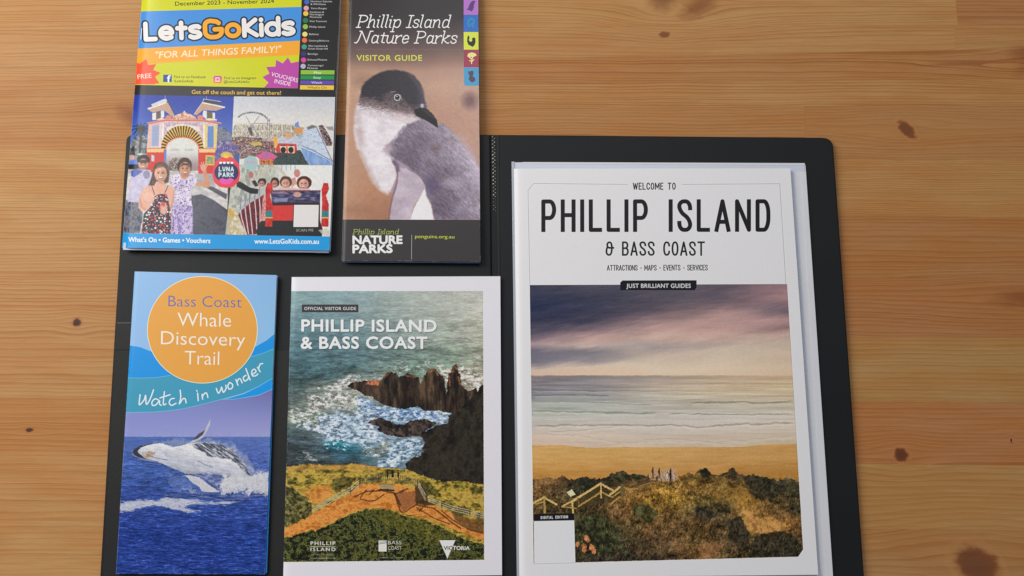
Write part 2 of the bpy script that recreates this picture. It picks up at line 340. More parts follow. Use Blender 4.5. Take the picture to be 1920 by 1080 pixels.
class Art:
    def __init__(s, corners, wmm, hmm, res):
        s.W, s.H = int(wmm*res), int(hmm*res)
        cc = [(0, 0), (s.W, 0), (s.W, s.H), (0, s.H)]
        s.toref = homog(cc, corners); s.tocan = homog(corners, cc)
        gx, gy = np.meshgrid(np.arange(s.W)+.5, np.arange(s.H)+.5)
        X, Y = happ(s.toref, gx, gy); s.X = X.astype(np.float32); s.Y = Y.astype(np.float32)
        s.img = np.zeros((s.H, s.W, 3), np.float32); s.clip = None
    def win(s, pts, pad=2):
        a = np.array(pts, float); x0, y0 = a.min(0)-pad; x1, y1 = a.max(0)+pad
        cx, cy = happ(s.tocan, np.array([x0, x1, x1, x0]), np.array([y0, y0, y1, y1]))
        return (slice(max(0, int(cy.min())), max(0, min(s.H, int(cy.max())+2))), slice(max(0, int(cx.min())), max(0, min(s.W, int(cx.max())+2))))
    def put(s, w_, m, col):
        if m.size == 0: return
        if s.clip is not None: m = m*s.clip[w_]
        c = np.asarray(col, np.float32)
        if c.ndim == 1: c = c[None, None, :]
        s.img[w_] += (c-s.img[w_])*m[..., None]
    def fill(s, col): s.img[:] = np.asarray(col, np.float32)
    def sdist(s, pts, w_, warp=0, wf=.1, seed=0, closed=True):
        X, Y = s.X[w_], s.Y[w_]
        if warp:
            X, Y = X+(fbm(X*wf, Y*wf, 3, seed)-.5)*2*warp, Y+(fbm(X*wf+40, Y*wf+7, 3, seed+3)-.5)*2*warp
        d = np.full(X.shape, 1e9, np.float32); ins = np.zeros(X.shape, bool); n = len(pts)
        for i in range(n if closed else n-1):
            ax, ay = pts[i]; bx, by = pts[(i+1) % n]
            ex, ey = bx-ax, by-ay; L2 = ex*ex+ey*ey+1e-9
            t = np.clip(((X-ax)*ex+(Y-ay)*ey)/L2, 0, 1)
            d = np.minimum(d, (X-ax-t*ex)**2+(Y-ay-t*ey)**2)
            if closed and ay != by:
                c = (ay > Y) != (by > Y); ins ^= c & (X < (Y-ay)*ex/(ey if ey else 1e-9)+ax)
        d = np.sqrt(d)
        return np.where(ins, -d, d) if closed else d
    def poly(s, pts, col, f=.45, a=1.0, warp=0, wf=.1, seed=0):
        w_ = s.win(pts, 2+f*2+warp)
        if s.X[w_].size == 0: return
        d = s.sdist(pts, w_, warp, wf, seed); s.put(w_, np.clip(.5-d/(2*f), 0, 1)*a, s.texcol(col, w_))
    def texcol(s, col, w_):
        return col(s.X[w_], s.Y[w_]) if callable(col) else col
    def strokes(s, lst, wd, col, f=.4, a=1.0, square=False):
        allp = [p for q in lst for p in q]
        if not allp: return
        w_ = s.win(allp, wd+2)
        if s.X[w_].size == 0: return
        tot = np.zeros(s.X[w_].shape, np.float32); 
        for q in lst:
            if len(q) == 1: q = [q[0], (q[0][0]+.01, q[0][1])]
            w2 = s.win(q, wd+2)
            if s.X[w2].size == 0: continue
            sq_ = square and math.hypot(q[0][0]-q[-1][0], q[0][1]-q[-1][1]) > .3
            if sq_:
                q = [tuple(p) for n_, p in enumerate(q) if n_ == 0 or math.hypot(p[0]-q[n_-1][0], p[1]-q[n_-1][1]) > .05]; cuts = []
                for e, nb in ((0, 1), (-1, -2)):
                    dx, dy = q[e][0]-q[nb][0], q[e][1]-q[nb][1]; L_ = math.hypot(dx, dy)+1e-9; dx /= L_; dy /= L_
                    ep = (q[e][0]+dx*wd/2, q[e][1]+dy*wd/2); cuts.append((ep, dx, dy))
                q = [cuts[0][0]]+q[1:-1]+[cuts[1][0]] if len(q) > 2 else [cuts[0][0], cuts[1][0]]
            m = np.clip(.5-(s.sdist(q, w2, closed=False)-wd/2)/(2*f), 0, 1)
            if sq_:
                for ep, dx, dy in cuts:
                    pr = (s.X[w2]-ep[0])*dx+(s.Y[w2]-ep[1])*dy; near = np.hypot(s.X[w2]-ep[0], s.Y[w2]-ep[1]) < wd*.9
                    m = m*np.where(near, np.clip(.5-pr/(2*f), 0, 1), 1)
            r0 = w2[0].start-w_[0].start; c0 = w2[1].start-w_[1].start
            v = tot[r0:r0+m.shape[0], c0:c0+m.shape[1]]; np.maximum(v, m, out=v)
        s.put(w_, tot*a, s.texcol(col, w_))
    def ell(s, c, rx, ry, col, f=.45, a=1.0, warp=0, wf=.15, seed=0, rot=0):
        n = 20 if max(rx, ry) < 6 else 44; cr, sr = math.cos(rot), math.sin(rot)
        pts = [(c[0]+rx*math.cos(t)*cr-ry*math.sin(t)*sr, c[1]+rx*math.cos(t)*sr+ry*math.sin(t)*cr) for t in np.linspace(0, 2*math.pi, n, endpoint=False)]
        s.poly(pts, col, f, a, warp, wf, seed)
    def text(s, st, p0, p1, cap, col, bold=.0, shear=0, space=1.0, a=1.0, f=.5):
        v, t = text_tris(st, 0, space); cp = _txt_cache['cap']
        x0, x1 = v[:, 0].min(), v[:, 0].max(); u = (v[:, 0]-x0)/(x1-x0); h = v[:, 1]/cp*cap
        dx, dy = p1[0]-p0[0], p1[1]-p0[1]; L = math.hypot(dx, dy)
        X = p0[0]+dx*u+h*(shear+dy/L); Y = p0[1]+dy*u-h*(dx/L)
        cx, cy = happ(s.tocan, X, Y)
        x_0, y_0 = int(max(0, cx.min()-5)), int(max(0, cy.min()-5)); x_1, y_1 = int(min(s.W, cx.max()+6)), int(min(s.H, cy.max()+6))
        if x_1 <= x_0 or y_1 <= y_0: return
        M = np.zeros((y_1-y_0, x_1-x_0), np.float32)
        for tr in t:
            ax, ay = cx[tr], cy[tr]
            ar = (ax[1]-ax[0])*(ay[2]-ay[0])-(ax[2]-ax[0])*(ay[1]-ay[0])
            if abs(ar) < 1e-6: continue
            if ar < 0: ax = ax[::-1]; ay = ay[::-1]
            l, r = int(max(x_0, ax.min()-1)), int(min(x_1, ax.max()+2)); tt, bb = int(max(y_0, ay.min()-1)), int(min(y_1, ay.max()+2))
            if r <= l or bb <= tt: continue
            gx = np.arange(l, r)+.5; gy = (np.arange(tt, bb)+.5)[:, None]; cov = None
            acc = 0
            for oy_ in (-.33, 0, .33):
                for ox_ in (-.33, 0, .33):
                    ok = True
                    for i in range(3):
                        j = (i+1) % 3
                        ok = ok & (((ax[j]-ax[i])*(gy+oy_-ay[i])-(ay[j]-ay[i])*(gx+ox_-ax[i])) >= 0)
                    acc = acc+ok
            M[tt-y_0:bb-y_0, l-x_0:r-x_0] += acc/9.0
        M = np.clip(M, 0, 1)
        if bold:                                       # embolden (or thin) the rasterised letters
            k = math.hypot(cx[-1]-cx[0], cy[-1]-cy[0])/max(1e-6, math.hypot(X[-1]-X[0], Y[-1]-Y[0]))
            R_ = abs(bold)/cp*cap*k; Q = np.pad(M, 1+int(R_+1), mode='constant'); pd = 1+int(R_+1); out = M.copy()
            for a_ in np.arange(12)*math.pi/6:
                ox, oy = R_*math.cos(a_), R_*math.sin(a_); ix, iy = int(math.floor(ox)), int(math.floor(oy)); fx, fy = ox-ix, oy-iy
                g = lambda i, j: Q[pd+iy+j:pd+iy+j+M.shape[0], pd+ix+i:pd+ix+i+M.shape[1]]
                sh_ = (g(0, 0)*(1-fx)+g(1, 0)*fx)*(1-fy)+(g(0, 1)*(1-fx)+g(1, 1)*fx)*fy
                out = np.maximum(out, sh_) if bold > 0 else np.minimum(out, sh_)
            M = out
        s.put((slice(y_0, y_1), slice(x_0, x_1)), np.clip(M, 0, 1)*a, col)
    def stext(s, font, st, p0, p1, cap, wd, col, gap=.45, slant=0, ux=1.0, outline=None, rmax=9, f=.35, square=False):
        """stroke lettering; glyph boxes laid left to right and stretched to run from p0 to p1"""
        x = 0; items = []
        for ch in st:
            w0, pth = font[ch]; items.append((x, pth)); x += w0*ux+gap
        tot = x-gap; dx, dy = p1[0]-p0[0], p1[1]-p0[1]; L = math.hypot(dx, dy)
        hw = wd/2; k = (L-wd)/tot; out = []
        for gx_, pth in items:
            if not pth: out.append([]); continue
            g = []
            for q in bez(pth, rmax):
                q2 = []
                for (gx, gy) in q:
                    lx = hw+(gx_+gx*ux)*k; ly = hw+gy*(cap-wd)
                    q2.append((p0[0]+dx/L*lx+ly*(slant+dy/L), p0[1]+dy/L*lx-ly*dx/L))
                g.append(q2)
            out.append(g)
        if outline:
            for g in out: s.strokes(g, wd+outline[0]*2, outline[1], f)
        for i, g in enumerate(out): s.strokes(g, wd, col[i] if isinstance(col, list) else col, f, square=square)
    def ramp(s, xs, ys, cols, warp=0, wf=.05, seed=0, w_=None, cropf=None):
        """bilinear colour field with knots at xs (columns) and ys (rows), in photo units"""
        w_ = w_ or (slice(0, s.H), slice(0, s.W)); X, Y = s.X[w_], s.Y[w_]
        if warp:
            X, Y = X+(fbm(X*wf, Y*wf, 4, seed)-.5)*2*warp, Y+(fbm(X*wf+31, Y*wf+8, 4, seed+2)-.5)*2*warp
        C = np.array(cols, np.float32); xs = np.array(xs, float); ys = np.array(ys, float)
        fi = np.interp(X, xs, np.arange(len(xs))); fj = np.interp(Y, ys, np.arange(len(ys)))
        i = np.clip(fi.astype(int), 0, len(xs)-2); j = np.clip(fj.astype(int), 0, len(ys)-2)
        u = (fi-i)[..., None].astype(np.float32); v = (fj-j)[..., None].astype(np.float32)
        return (C[j, i]*(1-u)+C[j, i+1]*u)*(1-v)+(C[j+1, i]*(1-u)+C[j+1, i+1]*u)*v
    def mask(s, pts, f=.45, **k):
        m = np.zeros((s.H, s.W), np.float32); w_ = s.win(pts, 3+k.get('warp', 0)); d = s.sdist(pts, w_, **k)
        m[w_] = np.clip(.5-d/(2*f), 0, 1); return m
    def grit(s, m, warp=.7, wf=.55, lum=.10, lf=.9, hue=4, seed=0):
        """break drawn edges and add fine tonal detail inside mask m, as in a printed photograph"""
        X, Y = s.X, s.Y; k = s.W/float(abs(X[0, -1]-X[0, 0])+1e-6)
        gx, gy = np.meshgrid(np.arange(s.W), np.arange(s.H))
        dx = (fbm(X*wf, Y*wf, 4, seed, .65)-.5)*2*warp*k*1.6; dy = (fbm(X*wf+50, Y*wf+20, 4, seed+2, .65)-.5)*2*warp*k*1.6
        sx = np.clip(gx+dx, 0, s.W-1.001); sy = np.clip(gy+dy, 0, s.H-1.001); x0 = sx.astype(int); y0 = sy.astype(int)
        u = (sx-x0)[..., None].astype(np.float32); v = (sy-y0)[..., None].astype(np.float32)
        o = (s.img[y0, x0]*(1-u)+s.img[y0, x0+1]*u)*(1-v)+(s.img[y0+1, x0]*(1-u)+s.img[y0+1, x0+1]*u)*v
        n = (fbm(X*lf, Y*lf, 3, seed+1, .7)-.5)+(fbm(X*lf*.22, Y*lf*.22, 3, seed+4, .6)-.5)*.8
        o = o*(1+n*lum*2)[..., None]
        h = np.stack([fbm(X*.35, Y*.35, 2, seed+q)-.5 for q in (1, 2, 3)], -1)*hue*2
        s.img += (o+h-s.img)*m[..., None]
    def soften(s, m, r=1):
        o = s.img
        for ax in (0, 1):
            q = np.pad(o, [(r, r) if k_ == ax else (0, 0) for k_ in range(3)], mode='edge'); n_ = o.shape[ax]
            o = sum(q.take(np.arange(k_, k_+n_), ax) for k_ in range(2*r+1))/(2*r+1)
        s.img += (o-s.img)*m[..., None]
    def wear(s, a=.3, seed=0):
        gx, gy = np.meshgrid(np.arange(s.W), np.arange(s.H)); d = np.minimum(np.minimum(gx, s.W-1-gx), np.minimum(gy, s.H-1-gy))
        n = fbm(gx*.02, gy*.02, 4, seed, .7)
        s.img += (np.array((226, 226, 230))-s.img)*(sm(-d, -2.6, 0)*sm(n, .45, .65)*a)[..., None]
    def face(s, c, rx, ry, skin, turn=0.0, smile=1):
        sk = np.array(skin, float); dk = tuple(sk*.62); A_ = s
        A_.ell(c, rx, ry, mottled([tuple(sk*.90), tuple(sk), tuple(np.minimum(255, sk*1.07))], .3, k=.7), .7)
        A_.ell((c[0]+rx*.55, c[1]+ry*.1), rx*.42, ry*.8, dk, rx*.25, .35); A_.ell((c[0], c[1]+ry*.85), rx*.6, ry*.22, dk, rx*.2, .45)
        for sx in (-1, 1):
            e = (c[0]+(sx*.38+turn)*rx, c[1]-ry*.10)
            A_.ell(e, rx*.24, ry*.13, dk, .6, .6); A_.ell(e, rx*.12, ry*.08, (44, 32, 32), .35, .95)
            A_.strokes([[(e[0]-rx*.2, e[1]-ry*.2), (e[0]+rx*.2, e[1]-ry*.2)]], rx*.09, (110, 78, 64), .4, .5)
        A_.strokes([[(c[0]+turn*rx, c[1]-ry*.05), (c[0]+(turn+.08)*rx, c[1]+ry*.25)]], rx*.13, tuple(sk*.8), .6, .7)
        cx_, cy_ = c[0]+turn*rx, c[1]
        A_.poly([(cx_-rx*.44, cy_+ry*.36), (cx_-rx*.2, cy_+ry*.43), (cx_+rx*.2, cy_+ry*.43), (cx_+rx*.44, cy_+ry*.36), (cx_+rx*.24, cy_+ry*.62), (cx_, cy_+ry*.68), (cx_-rx*.24, cy_+ry*.62)], (150, 66, 64), .45, .95)
        A_.poly([(cx_-rx*.36, cy_+ry*.40), (cx_+rx*.36, cy_+ry*.40), (cx_+rx*.22, cy_+ry*.55), (cx_-rx*.22, cy_+ry*.55)], (244, 238, 234), .35, .95)
        A_.ell((c[0]-rx*.5, c[1]+ry*.25), rx*.2, ry*.16, tuple(np.minimum(255, sk*np.array((1.06, .9, .88)))), rx*.15, .5)
    def image(s, name, gain=1.0):
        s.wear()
        b_ = s.img                                     # print sharpening (unsharp mask)
        for ax in (0, 1):
            cs = np.cumsum(np.concatenate([np.repeat(b_.take([0], ax), 4, ax), b_, np.repeat(b_.take([-1], ax), 4, ax)], ax), ax, dtype=np.float64)
            n_ = s.img.shape[ax]; b_ = ((cs.take(np.arange(7, 7+n_), ax)-cs.take(np.arange(0, n_), ax))/7).astype(np.float32)
        c = np.clip(s.img+(s.img-b_)*.42, 0, 255)
        c = c*(1+(fbm(s.X*.9, s.Y*.9, 2, 6)[..., None]-.5)*.03)
        l = np.clip(s2l(c)*(gain+.018)-.018, .0015, .86)
        l = np.where(l <= .0031308, l*12.92, 1.055*l**(1/2.4)-.055)
        a = np.ones((s.H, s.W, 4), np.float32); a[..., :3] = l
        im = bpy.data.images.new(name, s.W, s.H, alpha=False); im.pixels.foreach_set(a[::-1].ravel()); im.update(); im.pack()
        return im

def mixc(a, b, m): return np.asarray(a, np.float32)*(1-m[..., None])+np.asarray(b, np.float32)*m[..., None]
def mottled(cols, fx, fy=None, o=5, s=0, g=.6, rot=0.0, k=1.0):
    """colour callable: picks along a list of colours with fractal noise"""
    fy = fy or fx; C = np.array(cols, np.float32)
    def fn(X, Y):
        if rot: X, Y = X*math.cos(rot)+Y*math.sin(rot), -X*math.sin(rot)+Y*math.cos(rot)
        n = fbm(X*fx, Y*fy, o, s, g); n = np.clip((n-.5)*2.6*k+.5, 0, .999)*(len(cols)-1)
        i = n.astype(int); t = (n-i)[..., None]; return C[i]*(1-t)+C[np.minimum(i+1, len(cols)-1)]*t
    return fn
def spots(base, cols, cell, rad, s=0, dens=.6):
    """small scattered blobs (printed flowers) over a base colour"""
    def fn(X, Y):
        xi = np.floor(X/cell); yi = np.floor(Y/cell); out = np.zeros(X.shape+(3,), np.float32)+(base(X, Y) if callable(base) else np.asarray(base, np.float32))
        for ox in (-1, 0, 1):
            for oy in (-1, 0, 1):
                ci = (xi+ox).astype(int) & 255; cj = (yi+oy).astype(int) & 255
                a, b, c, d = TAB[s % 8][cj, ci], TAB[(s+1) % 8][cj, ci], TAB[(s+2) % 8][cj, ci], TAB[(s+3) % 8][cj, ci]
                r = np.hypot(X-(xi+ox+a)*cell, Y-(yi+oy+b)*cell); m = np.clip((rad*(.5+d)-r)/.7+.5, 0, 1)*(c < dens)
                C = np.array(cols, np.float32)[(d*7919 % len(cols)).astype(int)]
                out = out*(1-m[..., None])+C*m[..., None]
        return out
    return fn

# ------------------------------------------------------------------ artwork: large "welcome" magazine
WHITE = (211, 210, 213)
def art_a4(q):
    A = Art(q, 207, 300, 4.6); A.fill(WHITE)
    A.strokes([[(993.5, 534), (990, 357), (1000.5, 344), (1177, 345.8)], [(1279, 345.8), (1462, 344.5), (1473.5, 533)]], .7, (150, 150, 155))
    S = (38, 36, 42)
    A.stext(COND, 'WELCOME TO', (1186.5, 355.7), (1267, 355.7), 13.2, 1.75, S, gap=.62)
    A.stext(COND, 'PHILLIP ISLAND', (1015, 435), (1444.5, 434.6), 61.0, 7.6, S, gap=.8, rmax=.42, square=True)
    A.stext(COND, '& BASS COAST', (1135.5, 479.5), (1321.5, 479.5), 26.8, 3.2, S, gap=.66, rmax=.45, square=True)
    A.stext(COND, 'ATTRACTIONS - MAPS - EVENTS - SERVICES', (1138, 507.5), (1327, 507), 10.6, 1.25, (60, 58, 62), gap=.5)
    ph = [(993.4, 534.6), (1475.6, 532.8), (1505.6, 1030), (1496.5, 1043.6), (1001, 1056.5)]
    A.clip = A.mask(ph, f=.35)
    # sky, sea, sand
    c = crop(940, 520, 3.097)
    xs = [940+v/3.097 for v in (165, 520, 900, 1280, 1660)]
    ys = [520+v/3.097 for v in (45, 120, 190, 250, 300, 350, 400, 440, 480, 520, 565)]
    sky = [[(62, 62, 84), (72, 72, 92), (84, 80, 94), (94, 84, 98), (150, 112, 120)],
           [(44, 52, 82), (62, 64, 88), (82, 78, 92), (98, 86, 100), (172, 126, 126)],
           [(40, 50, 84), (60, 62, 88), (92, 82, 96), (172, 132, 130), (106, 92, 106)],
           [(52, 56, 84), (70, 68, 90), (136, 108, 112), (188, 146, 138), (178, 134, 132)],
           [(72, 70, 92), (118, 98, 110), (192, 152, 142), (196, 152, 142), (150, 116, 118)],
           [(102, 90, 108), (188, 146, 140), (206, 170, 152), (200, 164, 148), (198, 164, 148)],
           [(168, 140, 142), (202, 174, 158), (160, 148, 146), (190, 168, 152), (196, 174, 150)],
           [(108, 106, 122), (128, 122, 132), (196, 174, 156), (208, 188, 162), (206, 184, 156)],
           [(112, 110, 126), (150, 142, 146), (208, 188, 162), (214, 192, 162), (204, 178, 148)],
           [(204, 178, 158), (214, 190, 164), (220, 198, 168), (220, 196, 164), (214, 188, 154)],
           [(212, 176, 146), (220, 188, 154), (222, 192, 158), (222, 192, 158), (216, 184, 148)]]
    X, Y = A.X, A.Y
    # slanting cloud streaks: noise stretched along a rising diagonal
    a = .20; U = X*math.cos(a)-Y*math.sin(a); V = X*math.sin(a)+Y*math.cos(a)
    st = fbm(U*.008, V*.055, 6, 1, .6)
    A.Y = Y+(st-.5)*24
    img = A.ramp(xs, ys, sky); A.Y = Y
    st2 = ((fbm(U*.016, V*.11, 6, 3, .66)-.5)*34+(fbm(X*.02, Y*.25, 4, 1, .6)-.5)*14)*sm(705-Y, 0, 90)
    gm = img.mean(-1, keepdims=True); img = img*.74+gm*.26*np.array([1.03, .98, 1.0])
    A.put((slice(0, A.H), slice(0, A.W)), np.ones(X.shape, np.float32), img+st2[..., None]*np.array([1.0, .8, .75]))
    ys2 = [520+v/3.097 for v in (568, 575, 620, 660, 690, 730, 780, 830, 870, 920, 975)]
    sea = [[(190, 160, 140), (196, 168, 146), (200, 172, 148), (206, 178, 148), (208, 180, 146)],
           [(126, 118, 122), (132, 124, 126), (160, 146, 136), (184, 162, 140), (192, 168, 140)],
           [(128, 122, 128), (140, 134, 136), (176, 160, 146), (190, 170, 144), (196, 174, 144)],
           [(124, 122, 128), (138, 136, 138), (184, 172, 156), (196, 178, 150), (196, 176, 146)],
           [(122, 122, 128), (148, 146, 144), (186, 178, 164), (194, 180, 158), (196, 178, 152)],
           [(166, 168, 162), (164, 166, 160), (184, 178, 166), (188, 178, 160), (186, 174, 152)],
           [(158, 162, 152), (170, 172, 164), (188, 182, 172), (196, 188, 178), (198, 188, 172)],
           [(190, 184, 178), (192, 186, 178), (196, 188, 180), (202, 192, 184), (202, 190, 176)],
           [(184, 176, 166), (196, 186, 176), (200, 190, 182), (200, 188, 176), (204, 192, 176)],
           [(200, 180, 166), (204, 186, 170), (198, 184, 170), (200, 184, 168), (200, 184, 164)],
           [(204, 178, 158), (200, 180, 162), (200, 180, 160), (194, 178, 158), (196, 178, 150)]]
    img = A.ramp(xs, ys2, sea, 3, .05, 2)
    n = fbm(X*.012, Y*.30, 5, 4, .62)-.5
    img = img+(n*62*sm(Y, 703, 715)*(1-.6*sm(Y, 760, 800)))[..., None]
    m = sm(Y+(fbm(X*.02, Y*.0+3, 2)-.5)*.0, 702.6, 704.2)
    A.put((slice(0, A.H), slice(0, A.W)), m, img)
    def wave(pts, dark, light, amp=1.0, wd=1.3):
        pts = c(pts); xs_ = np.array([p[0] for p in pts]); ys_ = np.array([p[1] for p in pts])
        yy = np.interp(X, xs_, ys_)+(fbm(X*.07, X*0+ys_[0], 4, 2)-.5)*5*amp
        on = ((X > xs_[0]) & (X < xs_[-1]))*sm(X, xs_[0], xs_[0]+14)*sm(-X, -xs_[-1], -xs_[-1]+14)
        th = wd*(.35+1.4*fbm(X*.05, X*0+9+ys_[0], 3, 5))
        A.put((slice(0, A.H), slice(0, A.W)), (sm(-np.abs(Y-yy), -th*1.3, -th*.2)*on*(.25+.75*fbm(X*.06, X*0+5+ys_[0], 3, 6))).astype(np.float32), dark)
        lw = 5+7*fbm(X*.04, X*0+2, 3, 1); d = Y-yy-th
        A.put((slice(0, A.H), slice(0, A.W)), (sm(d, 0, 1)*sm(-d, -lw, 0)*on*(.3+.7*fbm(X*.12, Y*.6, 3, 2))).astype(np.float32), light)
    wave([(165, 655), (400, 656), (700, 662)], (110, 110, 118), (170, 168, 166), .5)
    wave([(165, 684), (420, 682), (640, 688)], (112, 112, 120), (172, 172, 168), .5)
    wave([(165, 722), (500, 722), (900, 745)], (140, 144, 140), (182, 182, 176), .6, .9)
    wave([(1090, 730), (1280, 724), (1380, 722), (1500, 728), (1710, 722)], (128, 122, 108), (206, 196, 178), .7, 1.7)
    wave([(165, 772), (290, 778), (600, 784), (820, 790), (920, 786)], (132, 140, 128), (204, 200, 192), .6, 1.9)
    wave([(960, 792), (1010, 790), (1300, 797), (1710, 792)], (140, 136, 130), (210, 202, 192), .7, 1.3)
    wave([(180, 862), (450, 858), (700, 858), (1000, 858), (1150, 872), (1300, 855), (1500, 850), (1640, 844), (1715, 852)], (146, 140, 128), (214, 204, 192), 1.0, 1.7)
    wave([(260, 895), (450, 890), (560, 876), (700, 862)], (172, 160, 148), (208, 196, 184), 1.0, 1.0)
    wave([(180, 905), (400, 915), (700, 960), (1000, 945), (1300, 955), (1710, 915)], (186, 168, 150), (206, 192, 176), 1.3, 1.0)
    wave([(560, 985), (900, 938), (1100, 948), (1400, 972)], (186, 166, 146), (204, 188, 170), 1.3, .8)
    # sand
    xs3 = np.array([1001, 1060, 1100, 1160, 1250, 1330, 1400, 1440, 1500]); y3 = np.array([834.5, 835, 839, 838, 838.5, 838, 837.5, 832.5, 831.5])
    m = sm(Y-np.interp(X, xs3, y3)-(fbm(X*.06, X*0, 3)-.5)*2.5, -.6, .8)
    sand = A.ramp([1001, 1250, 1500], [833, 850, 870, 890, 920], [[(196, 152, 92), (200, 156, 98), (196, 150, 92)], [(200, 158, 98), (200, 156, 98), (194, 148, 90)],
        [(196, 150, 88), (196, 150, 92), (186, 138, 78)], [(182, 132, 68), (186, 136, 76), (172, 124, 64)], [(160, 112, 56), (150, 108, 56), (140, 104, 56)]], 3, .04, 1)
    sand = sand+((fbm(X*.02, Y*.22, 5, 2, .65)-.5)*30)[..., None]+((fbm(X*.5, Y*.8, 2, 4)-.5)*10)[..., None]
    A.put((slice(0, A.H), slice(0, A.W)), m, sand)
    # dune scrub: skyline then a colour field broken into clumps
    s4 = crop(940, 800, 3.858)
    edge = s4([(230, 380), (300, 372), (390, 362), (450, 362), (520, 385), (600, 362), (690, 384), (760, 362), (830, 330), (890, 318), (930, 352), (960, 340), (1040, 352), (1090, 385), (1180, 400), (1270, 392), (1300, 355), (1360, 335), (1395, 352)])
    s5 = crop(1260, 800, 3.858)
    edge += s5([(60, 352), (130, 338), (160, 350), (185, 318), (240, 305), (290, 345), (350, 350), (400, 320), (440, 298), (490, 340), (530, 352), (600, 350), (680, 366), (760, 390), (830, 372), (910, 398)])
    ex = np.array([p[0] for p in edge]); ey = np.array([p[1] for p in edge]); o = np.argsort(ex)
    m = sm(Y-np.interp(X, ex[o], ey[o])-(fbm(X*.22, Y*.22, 4, 2)-.5)*10, -.5, .6)
    gx = [1001, 1040, 1080, 1125, 1170, 1215, 1260, 1310, 1360, 1400, 1440, 1480, 1506]
    gy = [880, 900, 920, 940, 960, 985, 1010, 1035, 1056]
    G = [[(86,74,52),(84,72,50),(60,56,44),(66,60,46),(64,58,46),(66,60,44),(120,92,52),(70,62,46),(84,72,50),(96,80,52),(74,68,50),(96,82,52),(104,84,52)],
         [(124,92,60),(112,84,56),(58,54,44),(54,52,44),(70,62,48),(92,74,48),(128,96,50),(112,88,50),(118,92,54),(74,66,50),(56,56,46),(76,70,52),(98,84,56)],
         [(120,90,56),(96,76,52),(66,58,44),(70,60,44),(110,84,50),(150,112,58),(158,120,56),(128,98,54),(120,94,54),(146,108,54),(70,64,48),(62,60,46),(72,66,50)],
         [(104,82,52),(84,70,48),(78,66,46),(84,70,48),(118,88,52),(142,110,52),(148,114,52),(110,92,52),(84,76,52),(150,112,56),(118,90,50),(78,68,48),(70,64,48)],
         [(92,74,48),(80,68,46),(74,66,46),(86,70,48),(116,84,54),(112,88,52),(116,90,54),(90,76,52),(78,68,50),(140,104,56),(108,82,50),(84,66,46),(78,64,48)],
         [(92,74,48),(84,70,46),(64,64,44),(60,60,44),(80,70,48),(108,80,52),(106,82,54),(96,74,48),(84,70,50),(104,82,50),(168,122,66),(150,106,58),(92,70,48)],
         [(92,74,48),(80,66,44),(64,64,44),(66,66,46),(68,62,46),(90,72,50),(96,74,52),(96,78,48),(84,68,48),(70,62,46),(118,88,52),(104,80,52),(84,66,50)],
         [(80,66,44),(74,60,42),(60,56,42),(58,56,44),(60,54,44),(72,60,46),(76,62,46),(128,92,58),(84,70,46),(74,64,46),(62,56,46),(60,56,48),(64,58,48)],
         [(70,60,44),(62,54,42),(58,54,44),(56,52,44),(56,52,44),(62,56,46),(68,58,46),(96,74,50),(92,74,46),(70,60,46),(58,54,46),(58,54,48),(60,56,48)]]
    veg = A.ramp(gx, gy, G, 11, .06, 3)
    n1 = fbm(X*.10, Y*.13, 6, 2, .72)-.5; n2 = fbm(X*.5+Y*.14, Y*.2, 4, 5, .65)-.5; n3 = fbm(X*.035, Y*.06, 4, 6)-.5
    n4 = fbm(X*.32, Y*.36, 4, 7, .7)-.5
    l = 1+n1*1.25+n2*.8*sm(Y, 905, 925)+n3*.8+n4*.9
    veg = veg*np.clip(l, .3, 2.2)[..., None]+(np.clip(n1+n2*.8, 0, 1)*26)[..., None]*np.array([1.2, .9, .3])
    A.put((slice(0, A.H), slice(0, A.W)), m, veg)
    # dark bush masses and green clumps
    for (p, col) in (([(560, 395), (600, 366), (680, 385), (700, 440), (600, 480), (530, 450)], (46, 48, 38)), ([(800, 370), (850, 325), (900, 330), (930, 380), (860, 420)], (62, 58, 42)), ([(940, 352), (1000, 340), (1045, 365), (1000, 395), (950, 385)], (52, 50, 38)),
                     ([(560, 640), (680, 640), (800, 700), (860, 790), (800, 900), (700, 930), (620, 800)], (52, 54, 38)), ([(940, 580), (1060, 560), (1130, 620), (1080, 690), (960, 660)], (62, 64, 42))):
        A.poly(s4(p), mottled([(34, 36, 28), col, tuple(int(v*1.5) for v in col)], .18, s=2), 1.5, .85, warp=5, wf=.12)
    for (p, col) in (([(510, 360), (580, 355), (680, 370), (780, 430), (770, 470), (720, 545), (640, 530), (560, 470)], (56, 52, 42)), ([(180, 325), (240, 305), (285, 345), (230, 368)], (38, 40, 32)), ([(400, 330), (440, 300), (488, 350), (440, 385), (390, 370)], (74, 58, 44)),
                     ([(150, 590), (260, 570), (330, 640), (260, 690), (170, 650)], (62, 58, 46)), ([(400, 680), (500, 650), (560, 760), (520, 860), (400, 830)], (54, 50, 42)), ([(590, 790), (760, 740), (900, 800), (940, 900), (860, 935), (560, 940)], (50, 48, 40)), ([(820, 580), (930, 560), (940, 640), (850, 640)], (66, 60, 44))):
        A.poly(s5(p), mottled([(32, 32, 28), col, tuple(int(v*1.4) for v in col)], .2, s=4), 1.5, .85, warp=5, wf=.12, seed=2)
    sd = mottled([(150, 108, 60), (196, 144, 84), (206, 156, 92)], .12)
    A.poly(s5([(500, 600), (560, 610), (620, 660), (720, 655), (830, 710), (820, 745), (700, 770), (560, 775), (520, 700)]), sd, 1.6, .9, warp=4, wf=.15)
    A.poly(s5([(200, 870), (250, 840), (350, 850), (400, 830), (330, 900), (220, 940), (190, 900)]), mottled([(110, 80, 54), (160, 112, 76)], .2), 1.5, .8, warp=4, wf=.15)
